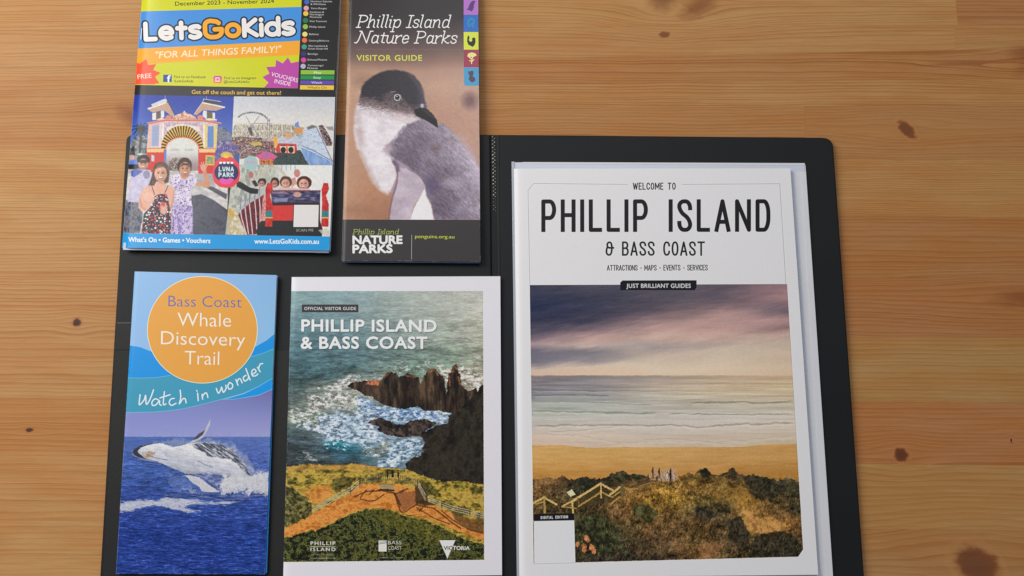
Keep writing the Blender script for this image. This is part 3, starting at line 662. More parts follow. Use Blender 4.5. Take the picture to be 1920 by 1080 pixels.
    A.poly(s5([(420, 440), (520, 450), (640, 560), (560, 600), (440, 560), (280, 540), (300, 480)]), mottled([(110, 86, 46), (158, 118, 60), (176, 134, 70)], .25), 3, .6, warp=5)
    rng_ = random.Random(3)      # grass blades
    for i in range(420):
        x = rng_.uniform(1090, 1500); y = rng_.uniform(925, 1052); h = rng_.uniform(4, 11); a_ = rng_.uniform(-.8, .6)
        col = rng_.choice([(170, 130, 66), (132, 102, 54), (60, 52, 38), (44, 40, 32), (148, 106, 62), (96, 80, 46)])
        A.strokes([[(x, y), (x+a_*h*.5, y-h*.6), (x+a_*h, y-h)]], .9, col, .5, .55)
    for (x, y) in ((615, 805), (625, 820), (598, 865), (600, 890), (655, 880), (668, 900), (550, 850), (650, 870)):
        A.ell(s4([(x, y)])[0], 4.6, 5.2, mottled([(150, 84, 50), (208, 128, 84), (226, 156, 110)], .6), .8, .85, warp=1.2, wf=.5)
    for (x, y) in ((735, 775), (640, 660), (870, 870), (900, 905), (825, 800), (765, 760), (1000, 720)):
        for k in range(7):
            t = k*.9; p = s4([(x, y)])[0]; A.strokes([[p, (p[0]+6*math.cos(t), p[1]+5*math.sin(t))]], 1.0, (112, 122, 78), .5, .6)
    # timber stair rails
    rail = (198, 166, 104); rl2 = (164, 132, 76)
    def R(pts, wd, col=rail): A.strokes([s4(pts)], wd, col)
    A.poly(s4([(520, 560), (715, 420), (800, 470), (860, 440), (860, 500), (790, 560), (760, 520), (640, 570), (560, 600)]), (70, 60, 40), 1, .75, warp=2)
    R([(440, 580), (490, 548)], 3.6); R([(505, 545), (718, 412)], 4.2); R([(718, 412), (808, 462)], 4.0); R([(718, 470), (800, 510)], 3.2, rl2); R([(560, 575), (715, 478)], 3.2, rl2)
    R([(720, 415), (722, 515)], 2.8); R([(778, 500), (858, 436)], 4.0); R([(800, 512), (858, 470)], 2.6, rl2); R([(790, 560), (856, 508)], 3.0, rl2); R([(890, 440), (950, 470)], 3.4, rl2)
    R([(875, 430), (880, 495)], 6, (110, 92, 60)); R([(512, 545), (520, 640)], 3.6); R([(556, 520), (560, 560)], 2.8, (112, 88, 54)); R([(762, 515), (766, 560)], 4.5, (92, 78, 52))
    R([(232, 552), (308, 512)], 4.2); R([(308, 512), (398, 562)], 3.8); R([(310, 520), (314, 620)], 4.0, rl2); R([(250, 560), (300, 545)], 3.2, rl2); R([(440, 580), (540, 590)], 2.4, rl2)
    A.poly(s4([(470, 475), (510, 452), (540, 490), (500, 506)]), (206, 196, 158), .5)
    R([(930, 440), (1060, 398)], 4, (92, 76, 54)); R([(1000, 430), (1100, 400), (1200, 425), (1268, 462)], 1.8, (150, 116, 70)); R([(1268, 465), (1302, 410)], 1.8, (190, 156, 104)); R([(1302, 410), (1270, 350)], 1.2, (170, 140, 110))
    A.poly(s4([(1060, 350), (1090, 320), (1180, 318), (1260, 295), (1270, 380), (1180, 395), (1080, 385)]), mottled([(120, 100, 84), (176, 160, 150), (206, 196, 196)], .6), 3, .5, warp=4, wf=.3)
    for (x, y0, y1, w_, col) in ((1096, 292, 376, 3.0, (84, 62, 54)), (1142, 298, 374, 2.8, (76, 52, 50)), (1224, 300, 415, 3.8, (44, 42, 50)), (1062, 346, 380, 2.0, (92, 76, 60)), (1126, 358, 392, 2.8, (60, 56, 58)), (1168, 352, 392, 2.2, (176, 164, 160)), (1200, 330, 392, 2.4, (196, 190, 196)), (1250, 335, 392, 2.2, (180, 172, 186))):
        h_ = y1-y0; m_ = (y0+y1)/2
        R([(x, y0+h_*.18), (x, m_)], w_, col); R([(x-2, m_), (x-5, y1)], w_*.42, col); R([(x+3, m_), (x+6, y1)], w_*.42, col); R([(x-4, y0+h_*.2), (x-10, m_-h_*.05)], w_*.3, col); R([(x+5, y0+h_*.2), (x+9, m_)], w_*.3, (150, 110, 90))
        A.ell(s4([(x+1, y0+h_*.06)])[0], w_*.36, w_*.42, (70, 48, 40))
    for x in (1080, 1120, 1160, 1200, 1240): R([(x, 378), (x, 410)], 1.0, (92, 74, 52))
    A.strokes([[ph[0], ph[1], ph[2]]], .7, (90, 84, 90), .4, .6)
    A.grit(A.clip*sm(Y, 880, 900), .8, .5, .12, .8, 4)
    A.grit(A.clip*(1-sm(Y, 880, 900)), .2, .3, .02, .9, 3)
    # header badge, digital edition tab (its code square stays plain)
    A.clip = None
    A.poly([(1163, 530), (1167, 526), (1306, 525.6), (1306, 539), (1302.5, 544), (1163, 544)], (34, 33, 40))
    A.text('JUST BRILLIANT GUIDES', (1174.6, 539.6), (1295, 539.6), 7.6, (236, 236, 240), .022, space=1.05)
    A.poly([(1000.7, 965), (1076.5, 963.5), (1079, 1055.2), (1001.5, 1057.4)], (210, 210, 214), .4)
    A.poly([(1000.7, 964), (1076.5, 962.5), (1077, 975.5), (1000.9, 977)], (36, 34, 40), .4)
    A.stext(COND, 'DIGITAL EDITION', (1013.8, 973.4), (1065, 971.8), 5.6, 1.15, (226, 226, 230), gap=.8)
    A.strokes([[(1001.6, 1057.4), (1079, 1055.2)]], .5, (150, 150, 155))
    return A.image('welcome_magazine_print', 1.26)

# ------------------------------------------------------------------ A5 coast guide
def art_a5(q):
    A = Art(q, 148, 210, 5); A.fill((216, 214, 222))
    r1 = crop(520, 500, 3.6); r2 = crop(520, 780, 3.6)
    A.clip = A.mask([(540, 545.8), (905.6, 545.6), (907.6, 1049.6), (526, 1053.6)], f=.4)
    X, Y = A.X, A.Y; FULL = (slice(0, A.H), slice(0, A.W)); one = np.ones(X.shape, np.float32)
    gx = [540, 600, 660, 720, 780, 840, 905]
    gy = [546, 575, 605, 635, 665, 695, 725, 755, 785, 815, 845, 875]
    G = [[(132,160,164),(132,158,162),(138,162,166),(150,166,164),(168,176,170),(180,182,174),(186,184,176)],
         [(126,152,156),(126,152,156),(132,154,158),(150,164,162),(164,172,166),(176,180,172),(184,184,174)],
         [(104,134,142),(108,136,142),(112,136,142),(134,150,150),(152,162,156),(166,172,162),(178,178,166)],
         [(88,118,126),(94,122,130),(100,126,132),(120,138,138),(140,152,146),(154,162,152),(168,168,154)],
         [(74,104,112),(84,112,120),(88,114,122),(104,126,126),(118,136,130),(130,144,132),(148,152,136)],
         [(62,90,98),(70,98,104),(84,108,110),(112,130,124),(112,136,122),(120,138,124),(160,158,142)],
         [(66,84,88),(104,116,112),(150,154,144),(152,160,148),(126,140,128),(130,136,122),(180,166,148)],
         [(78,88,86),(128,136,128),(160,164,156),(120,136,140),(110,120,124),(110,110,104),(130,120,104)],
         [(112,120,110),(96,110,106),(112,130,136),(138,160,178),(128,158,192),(140,166,194),(96,94,90)],
         [(62,78,84),(118,134,142),(120,150,168),(142,164,184),(118,128,136),(80,80,76),(60,56,50)],
         [(54,62,66),(72,90,98),(62,110,130),(92,112,116),(120,136,140),(96,112,120),(58,54,48)],
         [(52,56,58),(58,64,66),(60,70,72),(84,100,108),(116,136,150),(60,56,52),(54,50,46)]]
    sea = A.ramp(gx, gy, G, 12, .04, 2)
    n = fbm(X*.035, Y*.16, 6, 1, .66)-.5; n2 = fbm(X*.12, Y*.5, 4, 3, .65)-.5
    dep = sm(Y, 546, 720)
    sea = sea*(1+n*(.25+.75*dep)+n2*(.22+.45*dep))[..., None]
    A.put(FULL, one, sea)
    # foam: thresholded noise inside soft regions
    def foam(poly, col, th=.47, soft=14, sc=.06, sd=1, a=.9, ay=1.5):
        w_ = A.win(poly, 30); d = A.sdist(poly, w_, 10, .05, sd); reg = sm(-d, -soft, soft)
        x_, y_ = X[w_], Y[w_]; wx = (fbm(x_*.05, y_*.07, 3, sd+2)-.5)*26
        f = fbm((x_+wx)*sc*.9, (y_+wx*.5)*sc*ay*1.5, 6, sd, .66)+(reg-.5)*.38
        A.put(w_, (sm(f, th-.02, th+.22)*sm(-d, -soft*1.5, 0)*a).astype(np.float32), mottled([tuple(v*.5 for v in col), tuple(v*.82 for v in col), col, (232, 236, 242)], .16, .3, s=sd+1, k=1.2)(x_, y_))
        fine = fbm(x_*.5, y_*.9, 3, sd+1, .7)
        A.put(w_, (sm(fine, .56, .72)*sm(f, th-.1, th+.1)*sm(-d, -soft, soft)*.28).astype(np.float32), (236, 240, 244))
    foam(r1([(230, 860), (400, 760), (560, 730), (700, 720), (720, 780), (480, 810), (560, 850), (640, 900), (560, 980), (300, 1000), (180, 1000)]), (206, 206, 198), .50, 12, .06, 1)
    foam(r1([(90, 960), (300, 960), (420, 1020), (300, 1080), (80, 1080)]), (196, 204, 190), .52, 10, .08, 2)
    foam(r1([(560, 880), (660, 900), (740, 960), (560, 1000)]), (136, 172, 214), .42, 10, .08, 3)
    foam(r2([(180, 60), (400, -30), (900, -60), (1160, -60), (1150, 50), (1090, 60), (860, 40), (700, 20), (620, 60), (700, 130), (760, 170), (600, 200), (420, 190), (250, 130)]), (176, 200, 226), .43, 12, .05, 4)
    foam(r2([(640, -60), (1000, -60), (1120, 0), (900, 20), (700, 0)]), (120, 164, 216), .45, 10, .07, 5, .8)
    foam(r2([(300, 170), (420, 150), (520, 190), (480, 240), (330, 230)]), (40, 138, 160), .42, 8, .07, 6, .8)
    foam(r2([(560, 230), (760, 160), (830, 190), (760, 260), (600, 300)]), (176, 178, 166), .54, 8, .1, 0, .8)
    foam(r2([(130, 330), (90, 280), (180, 240), (360, 250), (340, 290), (200, 310)]), (186, 192, 190), .62, 8, .12, 2, .8)
    foam(r1([(1090, 680), (1260, 680), (1388, 740), (1388, 820), (1300, 830), (1240, 760), (1140, 850), (1120, 730)]), (216, 206, 190), .42, 8, .09, 3)
    foam(r1([(760, 640), (1000, 660), (1100, 690), (960, 730), (800, 700)]), (150, 168, 150), .50, 8, .09, 4, .7)
    # headland and sea stacks
    rock = mottled([(36, 32, 31), (52, 45, 41), (68, 57, 49), (98, 77, 61)], .12, .035, s=1, k=.85)
    A.poly(r1([(475, 802), (520, 775), (600, 770), (690, 775), (722, 740), (745, 712), (765, 705), (785, 722), (803, 712), (820, 742), (850, 738), (878, 718), (915, 735), (950, 742), (968, 790), (990, 742), (1008, 705), (1050, 688), (1070, 690), (1092, 728), (1122, 738), (1130, 800), (1140, 862), (1150, 780), (1158, 722), (1172, 715), (1182, 672), (1202, 662), (1216, 672), (1222, 715), (1238, 735), (1240, 795), (1290, 845), (1340, 820), (1352, 845), (1372, 800), (1400, 800), (1400, 1100), (1260, 1100), (1170, 985), (1090, 970), (1000, 975), (950, 942), (900, 950), (850, 962), (760, 945), (690, 920), (640, 878), (590, 872), (560, 840), (500, 826)]), rock, .6, warp=2.2, wf=.18)
    for (x0, x1, y0, y1) in ((740, 762, 720, 930), (850, 870, 760, 950), (905, 925, 740, 930), (1000, 1014, 740, 950), (1060, 1075, 740, 960), (1120, 1135, 770, 960), (1195, 1210, 720, 960), (800, 812, 760, 930)):
        A.strokes([r1([(x0, y0), ((x0+x1)/2, (y0+y1)/2), (x1, y1)])], 3.0, (36, 32, 32), 1.5, .65)
    for pts in ([(600, 790), (640, 775), (690, 778)], [(722, 745), (760, 712)], [(1020, 712), (1060, 694), (1084, 730)], [(1182, 712), (1192, 672), (1212, 690)], [(870, 735), (930, 745)], [(1160, 740), (1165, 800)], [(1224, 745), (1232, 790)]):
        A.strokes([r1(pts)], 3.6, mottled([(96, 62, 48), (196, 128, 84)], .3), 1.5, .75)
    A.poly(r1([(600, 780), (650, 765), (688, 776), (680, 800), (620, 800)]), mottled([(150, 90, 64), (226, 142, 96)], .3), 1, .9, warp=1.5)
    cliff = mottled([(36, 34, 34), (48, 45, 41), (60, 55, 48), (46, 43, 39)], .08, .06, s=2, k=.8)
    A.poly(r1([(1250, 1082), (1170, 1010), (1230, 960), (1290, 900), (1340, 860), (1400, 860), (1400, 1200), (1100, 1200)]), cliff, .8, warp=2.5, wf=.15)
    A.poly(r2([(1160, 0), (1300, -80), (1400, -100), (1400, 480), (1240, 455), (1100, 445), (1000, 410), (880, 375), (860, 330), (900, 290), (968, 250), (985, 165), (960, 130), (1010, 100), (1080, 62), (1150, 50)]), cliff, .7, warp=2.5, wf=.15)
    A.poly(r2([(608, 45), (660, 20), (700, 12), (750, 32), (800, 52), (850, 58), (900, 30), (1000, 22), (1080, 46), (1060, 62), (1000, 98), (1000, 130), (900, 140), (840, 145), (740, 128), (672, 100), (690, 72), (640, 62)]), mottled([(30, 30, 34), (62, 54, 52), (96, 80, 72)], .16), .6, warp=2.5, wf=.2)
    A.poly(r2([(1130, 280), (1180, 200), (1250, 160), (1200, 300), (1160, 380)]), (70, 62, 52), 6, .4, warp=3)
    foam(r2([(680, 350), (690, 320), (740, 270), (800, 205), (880, 160), (960, 145), (982, 175), (975, 235), (900, 280), (840, 320), (770, 350)]), (170, 200, 228), .30, 6, .09, 5, .95)
    # headland grass, red path, scrub
    gr = r2([(40, 350), (65, 345), (120, 338), (210, 322), (250, 330), (330, 332), (430, 330), (550, 322), (600, 335), (690, 345), (760, 352), (870, 360), (930, 385), (1000, 408), (1060, 430), (1120, 446), (1180, 438), (1250, 440), (1400, 462), (1400, 1010), (30, 1010)])
    A.poly(gr, mottled([(66, 66, 40), (118, 106, 48), (168, 142, 62), (196, 164, 82), (150, 124, 56)], .09, .14, s=1, k=.9), .8, warp=2.5, wf=.2)
    A.poly(r2([(60, 345), (210, 325), (330, 335), (550, 325), (690, 348), (660, 362), (400, 360), (100, 372)]), mottled([(180, 130, 66), (206, 150, 88)], .2), 2, .55, warp=3)
    path = mottled([(174, 104, 48), (202, 130, 62), (218, 150, 80), (190, 118, 56)], .10, .16, s=3)
    A.poly(r2([(180, 512), (250, 480), (350, 468), (385, 520), (300, 575), (250, 592), (215, 560)]), path, 1.2, .85, warp=3)
    A.poly(r2([(40, 790), (60, 752), (240, 660), (330, 610), (420, 560), (505, 520), (530, 480), (570, 462), (690, 452), (800, 455), (880, 478), (940, 500), (945, 590), (1040, 595), (1120, 630), (1260, 690), (1400, 730), (1400, 845), (1320, 815), (1200, 768), (1100, 722), (1000, 690), (860, 662), (760, 632), (640, 618), (560, 632), (470, 662), (380, 712), (270, 765), (130, 800), (50, 822)]), path, .8, warp=1.6, wf=.15)
    A.poly(r2([(800, 520), (935, 505), (940, 580), (850, 650), (820, 600)]), mottled([(146, 92, 58), (160, 104, 66)], .4), .7)
    def sh(pts, wd=2.6, a=.75): A.strokes([r2(pts)], wd, (74, 46, 36), .8, a)
    for p in ([(520, 545), (600, 510), (690, 505)], [(560, 560), (620, 575), (660, 570), (720, 530)], [(600, 500), (560, 550)], [(650, 500), (620, 530)], [(790, 520), (830, 640), (850, 655)], [(850, 500), (790, 530)], [(880, 490), (830, 520)], [(945, 590), (860, 650)], [(940, 600), (1060, 625), (1180, 720), (1240, 760)], [(1000, 600), (960, 640)], [(1110, 640), (1180, 700), (1300, 770), (1392, 790)]): sh(p)
    sh([(700, 500), (790, 520), (830, 600)], 4); sh([(940, 620), (1060, 690), (1160, 730)], 2)
    A.poly(r2([(930, 470), (1000, 480), (1010, 570), (1090, 600), (1000, 606), (935, 590)]), (70, 52, 40), 1.2, .85, warp=1.5)
    A.poly(r2([(1170, 640), (1300, 690), (1392, 700), (1392, 790), (1300, 770), (1200, 700)]), mottled([(60, 50, 38), (100, 72, 48)], .2), 1.5, .7, warp=2)
    bush = mottled([(24, 28, 22), (42, 48, 32), (66, 72, 42), (116, 112, 62), (46, 52, 34)], .16, .18, s=5, k=1.1, g=.7)
    A.poly(r2([(30, 830), (140, 800), (280, 768), (390, 715), (480, 664), (570, 640), (660, 628), (760, 645), (870, 680), (960, 700), (1080, 740), (1180, 790), (1280, 840), (1400, 870), (1400, 1010), (30, 1010)]), bush, .9, warp=4, wf=.15)
    A.poly(r2([(600, 640), (760, 650), (1000, 720), (1200, 820), (1100, 860), (900, 800), (700, 720)]), mottled([(70, 70, 36), (150, 136, 60)], .3), 5, .5, warp=6, wf=.1)
    A.poly(r2([(30, 460), (100, 490), (180, 540), (235, 600), (240, 650), (200, 690), (60, 745), (30, 745)]), mottled([(46, 46, 32), (86, 84, 52), (130, 120, 74)], .2, s=2, k=1.1), 1, .95, warp=4, wf=.15)
    for p in ([(370, 430), (450, 405), (530, 430), (480, 480), (400, 510), (365, 490)], [(960, 450), (1040, 450), (1080, 520), (1000, 540)], [(1290, 480), (1390, 480), (1390, 530), (1320, 530)], [(1180, 620), (1260, 600), (1320, 640), (1230, 680)], [(180, 400), (230, 400), (220, 430)], [(1160, 440), (1240, 442), (1210, 465)]):
        A.poly(r2(p), mottled([(44, 42, 30), (82, 78, 44), (116, 104, 54)], .25, s=4), 1.5, .8, warp=3, wf=.2)
    fe = (178, 168, 146); fd = (70, 62, 52)
    for dy in (0, 14, 28):
        A.strokes([r2([(240, 618+dy), (490, 484+dy)]), r2([(1020, 548+dy), (1180, 608+dy), (1393, 660+dy)])], 1.25, fe)
    for dy in (0, 26, 50):
        A.strokes([r2([(492, 482+dy*.8), (555, 432+dy*.6)]), r2([(948, 435+dy*.7), (1000, 535+dy*.7)])], 1.2, fe)
    A.strokes([r2([(555, 432), (680, 402), (820, 398), (945, 436)]), r2([(555, 460), (680, 432), (820, 430), (945, 466)])], 1.3, (120, 110, 92))
    for i in range(28):
        t = i/27; x = 560+385*t; y = 430-30*math.sin(math.pi*t)**.6+2; A.strokes([r2([(x, y), (x, y+30)])], .7, (96, 88, 74))
    for x, y in ((555, 430), (684, 400), (820, 396), (948, 434), (492, 482), (1012, 535), (1110, 580), (1300, 640), (742, 385)): A.strokes([r2([(x, y-6), (x, y+42)])], 1.2, fd)
    for x in (745, 775, 782, 815): A.strokes([r2([(x, 378), (x, 410)])], 2.6, (40, 38, 40)); A.ell(r2([(x, 368)])[0], 1.5, 1.7, (60, 44, 40))
    A.poly(r2([(690, 468), (705, 460), (785, 465), (790, 492), (700, 490)]), (150, 142, 104)); A.poly(r2([(680, 492), (790, 495), (790, 508), (680, 505)]), (70, 48, 38))
    A.grit(A.clip*sm(Y, 640, 690), .8, .5, .10, .9, 5); A.grit(A.clip*(1-sm(Y, 640, 690)), .3, .5, .05, .9, 4)
    # printing
    A.poly([(566, 571), (672, 571), (672, 585.6), (566, 585.6)], (62, 64, 68), .4)
    A.text('OFFICIAL VISITOR GUIDE', (570.6, 581.2), (667.6, 581.2), 5.6, (226, 222, 214), .02, space=1.1)
    for dx, dy, al in ((1.6, 1.6, .25), (1.0, 1.2, .3)):
        A.text('PHILLIP ISLAND', (565.8+dx, 620.8+dy), (818.0+dx, 621.6+dy), 21.2, (50, 70, 80), .03, a=al, space=1.07); A.text('& BASS COAST', (564.6+dx, 653.3+dy), (800.8+dx, 653.3+dy), 21.4, (50, 70, 80), .03, a=al, space=1.07)
    A.text('PHILLIP ISLAND', (565.8, 620.8), (818.0, 621.6), 21.2, (226, 226, 234), .03, space=1.07)
    A.text('& BASS COAST', (564.6, 653.3), (800.8, 653.3), 21.4, (226, 226, 234), .03, space=1.07)
    Wt = (214, 212, 206)
    A.text('PHILLIP', r2([(225, 870)])[0], r2([(392, 870)])[0], 6.2, Wt, .03, space=1.25); A.text('ISLAND', r2([(225, 911)])[0], r2([(392, 911)])[0], 6.2, Wt, .03, space=1.35)
    A.strokes([r2([(225, 881), (392, 881)])], .7, Wt)
    A.text('NATURALLY PLAYFUL', r2([(232, 940)])[0], r2([(380, 940)])[0], 2.2, Wt, a=.6); A.text('visitphillipisland.com.au', r2([(225, 963)])[0], r2([(390, 963)])[0], 2.4, Wt, a=.8)
    A.poly(r2([(683, 840), (738, 840), (738, 915), (683, 915)]), Wt); A.strokes([r2([(690, 852), (738, 848)]), r2([(684, 864), (738, 856)])], .9, (90, 92, 66))
    A.text('BASS', r2([(747, 866)])[0], r2([(838, 866)])[0], 6.6, Wt, -.005); A.text('COAST', r2([(747, 903)])[0], r2([(838, 903)])[0], 6.6, Wt, -.005)
    A.text('visitbasscoast.com.au', r2([(684, 960)])[0], r2([(842, 960)])[0], 2.4, Wt, a=.8)
    A.poly(r2([(1093, 838), (1202, 838), (1148, 962)]), (216, 216, 216))
    A.text('VICTORIA', r2([(1124, 904)])[0], r2([(1298, 904)])[0], 7.0, Wt, .035); A.text('VIC', r2([(1124, 904)])[0], r2([(1182, 904)])[0], 7.0, (78, 82, 66), .02)
    return A.image('coast_guide_print', 1.18)

# ------------------------------------------------------------------ whale leaflet
def art_whale(q):
    A = Art(q, 99, 210, 5.5); q1 = crop(180, 490, 3.6); q2 = crop(180, 780, 3.6)
    X, Y = A.X, A.Y; FULL = (slice(0, A.H), slice(0, A.W)); one = np.ones(X.shape, np.float32)
    A.put(FULL, one, A.ramp([230, 380, 520], [509, 600, 680], [[(150, 192, 236), (146, 188, 236), (142, 186, 232)], [(148, 192, 238), (150, 190, 236), (146, 194, 236)], [(156, 196, 240), (150, 190, 236), (150, 196, 238)]]))
    A.poly(q1([(180, 565), (235, 569), (300, 580), (370, 608), (440, 640), (560, 800), (400, 860), (180, 860)]), (18, 152, 232), .6)
    A.poly(q1([(1260, 455), (1205, 490), (1150, 535), (1060, 585), (940, 640), (940, 760), (1260, 700)]), (18, 152, 232), .6)
    # lower photograph: sky + sea
    up = q1([(180, 1018), (300, 1018), (400, 1012), (500, 1005), (600, 990), (700, 968), (850, 930), (1000, 922), (1100, 905), (1190, 862), (1260, 830), (1260, 2200), (60, 2200), (60, 1018)])
    A.clip = A.mask(up, f=.5)
    A.put(FULL, one, A.ramp([230, 400, 510], [730, 760, 790, 818, 820, 860, 900, 940, 1000, 1080], [[(132, 142, 206), (126, 132, 194), (122, 116, 176)], [(138, 148, 210), (132, 142, 202), (130, 136, 194)], [(142, 150, 212), (148, 152, 212), (150, 152, 210)], [(150, 158, 216), (158, 162, 216), (162, 166, 214)],
        [(84, 112, 182), (92, 118, 186), (98, 122, 190)], [(74, 102, 172), (78, 104, 176), (86, 110, 182)], [(68, 94, 166), (72, 98, 170), (78, 100, 172)], [(56, 78, 154), (60, 84, 158), (64, 86, 160)], [(48, 70, 148), (48, 70, 148), (50, 74, 152)], [(50, 72, 148), (48, 70, 146), (46, 70, 146)]]))
    hz = 780+(132+(X-236)/264*13)/3.6
    wv = fbm(X*.06, Y*.36, 5, 2, .6)-.5; wv2 = fbm(X*.17, Y*.85, 4, 4, .65)-.5
    l = (wv*.75+wv2*.75)*sm(Y-hz, 0, 60)
    l = l+(fbm(X*.12, Y*1.0, 3, 1)-.5)*.22
    m = sm(Y, hz-.5, hz+.5); A.img[:] = A.img*(1+l*m*(A.clip > .5))[..., None]
    cr = np.clip(wv2+wv*.6-.16, 0, 1)*m*sm(Y, 915, 960); A.put(FULL, np.clip(cr*1.8, 0, .6).astype(np.float32), (150, 168, 214))
    # foam streak
    f = fbm(X*.06, Y*.28, 6, 3, .7)
    w_ = FULL; d = A.sdist(q2([(150, 580), (300, 568), (520, 556), (700, 568), (950, 582), (860, 600), (700, 605), (560, 612), (700, 640), (620, 655), (500, 625), (400, 610), (280, 625), (160, 655)]), w_, 2, .1, 1)
    f4 = fbm(X*.18, Y*1.1, 4, 5, .7)
    A.put(FULL, (sm(-d/11+f*1.3-.2, .25, .75)*(.45+.9*f4)).clip(0, .95).astype(np.float32), (206, 206, 218))
    A.poly(q2([(420, 520), (700, 515), (1000, 520), (1160, 512), (1160, 545), (950, 580), (700, 560), (500, 550)]), mottled([(40, 52, 92), (74, 92, 150), (150, 158, 190)], .06, .4, s=2), 2, .65, warp=3)
    # mist and splash
    def mist(pts, a, th, sd=1, col=(206, 208, 220), sc=.11):
        w2 = A.win(q2(pts), 20); dd = A.sdist(q2(pts), w2, 9, .07, sd); ff = fbm(X[w2]*sc, Y[w2]*sc, 6, sd, .78); f3 = fbm(X[w2]*.9, Y[w2]*.9, 3, sd+2, .7)
        A.put(w2, np.clip(sm(-dd/16+ff*1.5-.25, th, th+.55)*a*(.55+.9*f3), 0, 1).astype(np.float32), col)
    mist([(380, 190), (500, 140), (640, 150), (760, 150), (900, 170), (1000, 240), (1090, 350), (1160, 380), (1160, 440), (1000, 430), (700, 230), (420, 210)], .6, .38, 2, (160, 168, 196))
    mist([(470, 370), (620, 400), (720, 500), (560, 520), (480, 500)], .3, .45, 3, (150, 168, 212))
    body = q2([(240, 241), (255, 228), (290, 205), (340, 192), (400, 184), (450, 186), (520, 208), (570, 204), (620, 186), (700, 176), (780, 180), (850, 196), (920, 232), (975, 290), (1020, 350), (1055, 415), (1050, 450), (980, 450), (930, 425), (880, 400), (820, 402), (760, 388), (700, 392), (640, 392), (600, 388), (560, 368), (510, 352), (470, 330), (420, 312), (340, 298), (290, 285), (255, 266)])
    def belly(Xx, Yy):
        n = fbm(Xx*.05+Yy*.02, Yy*.5-Xx*.10, 4, 2, .6)-.5; s_ = sm(Yy-(.20*(Xx-250)), 812, 852)
        c_ = np.array((238, 236, 240), np.float32)*(1-s_[..., None])+np.array((200, 204, 218), np.float32)*s_[..., None]
        un = sm(Yy-(878-((Xx-330)/60-1.5)**2*2.2+ (Xx-250)*.10), -14, 6)*.20
        return c_*((1+n*.26)*(1-un))[..., None]
    A.poly(body, belly, .7, warp=1.0, wf=.2)
    A.poly(q2([(640, 192), (700, 178), (780, 182), (850, 196), (920, 232), (975, 290), (1020, 350), (1050, 415), (1000, 380), (950, 320), (900, 290), (840, 285), (760, 270), (700, 235)]), mottled([(60, 66, 84), (120, 124, 140), (200, 202, 210)], .09, .5, s=3, rot=.6, k=1.2), 1.2, .95, warp=2, wf=.2)
    A.poly(q2([(240, 240), (262, 222), (300, 200), (360, 188), (420, 184), (350, 196), (300, 214), (280, 240), (300, 262), (340, 290), (290, 280), (258, 264)]), (44, 46, 62), .8, .9, warp=.8)
    A.poly(q2([(310, 250), (350, 236), (400, 240), (395, 262), (350, 285), (325, 280)]), mottled([(150, 112, 80), (190, 160, 130), (206, 196, 186)], .5), 1.5, .8, warp=1.5, wf=.3)
    A.strokes([q2([(345, 262), (400, 282), (480, 298)]), q2([(300, 280), (360, 296), (420, 312)])], 1.0, (86, 82, 90), .8, .8)
    for k in range(11):
        y0 = 232+k*9; A.strokes([q2([(430+k*10, y0), (560+k*10, y0+22), (700, y0+44+k*3)])], .55, (150, 152, 166), .6, .45)
    A.strokes([q2([(690, 305), (740, 330), (790, 345)])], 1.4, (110, 112, 124), 1, .7)
    A.poly(q2([(650, 390), (760, 375), (900, 400), (1000, 450), (900, 490), (830, 500), (740, 430)]), mottled([(86, 96, 140), (126, 134, 174), (190, 194, 210)], .1, .2, s=5), 2.5, .7, warp=3)
    A.poly(q2([(598, 398), (640, 400), (700, 415), (750, 455), (835, 512), (780, 515), (712, 508), (700, 480), (650, 450)]), (206, 204, 212), .8, warp=.8)
    A.poly(q2([(618, 190), (650, 165), (690, 125), (735, 95), (752, 60), (772, 20), (770, 60), (748, 105), (722, 145), (680, 172)]), (196, 196, 208), .6); A.poly(q2([(650, 165), (690, 122), (738, 94), (720, 128), (680, 156)]), (84, 84, 100), .6)
    mist([(860, 400), (960, 380), (1060, 400), (1120, 370), (1165, 390), (1165, 515), (860, 515), (840, 480)], .95, .22, 4, (216, 216, 222), .13)
    mist([(560, 490), (840, 500), (860, 520), (560, 520)], .6, .4, 5)
    mist([(660, 180), (800, 160), (940, 210), (1060, 340), (1110, 400), (1060, 420), (960, 270), (820, 200)], .75, .55, 6, (206, 208, 220), .25)
    A.grit(A.clip*sm(Y, 800, 830), .55, .5, .08, .9, 4)
    A.clip = None
    # teal ribbon with bright wedge
    A.poly(q1([(870, 932), (1000, 895), (1100, 845), (1190, 790), (1260, 750), (1260, 832), (1190, 862), (1100, 902), (1000, 920), (930, 930)]), (18, 156, 234), .6)
    teal = q1([(180, 785), (300, 787), (400, 784), (500, 770), (560, 740), (1000, 660), (1060, 640), (1130, 618), (1200, 590), (1260, 560), (1260, 745), (1190, 788), (1100, 842), (1000, 888), (850, 930), (700, 968), (600, 992), (500, 1006), (400, 1015), (300, 1018), (180, 1018)])
    A.poly(teal, (72, 160, 194), .6)
    for p in ([(180, 786), (300, 788), (400, 785), (500, 770)], [(1020, 652), (1130, 620), (1260, 562)], [(180, 1019), (300, 1019), (400, 1016), (500, 1007), (600, 993), (700, 969), (850, 931), (1000, 889), (1100, 843), (1190, 789), (1260, 746)], [(850, 932), (930, 931), (1000, 921), (1100, 903), (1190, 863), (1260, 831)]):
        A.strokes([q1(p)], .8, (120, 200, 232))
    cc, R1 = q1([(718, 462)])[0], (369/3.6, 358/3.6)
    
    n = 64; A.poly([(cc[0]+(R1[0]+1.3)*math.cos(t), cc[1]+(R1[1]+1.3)*math.sin(t)) for t in np.linspace(0, 2*math.pi, n, endpoint=False)], (248, 236, 206))
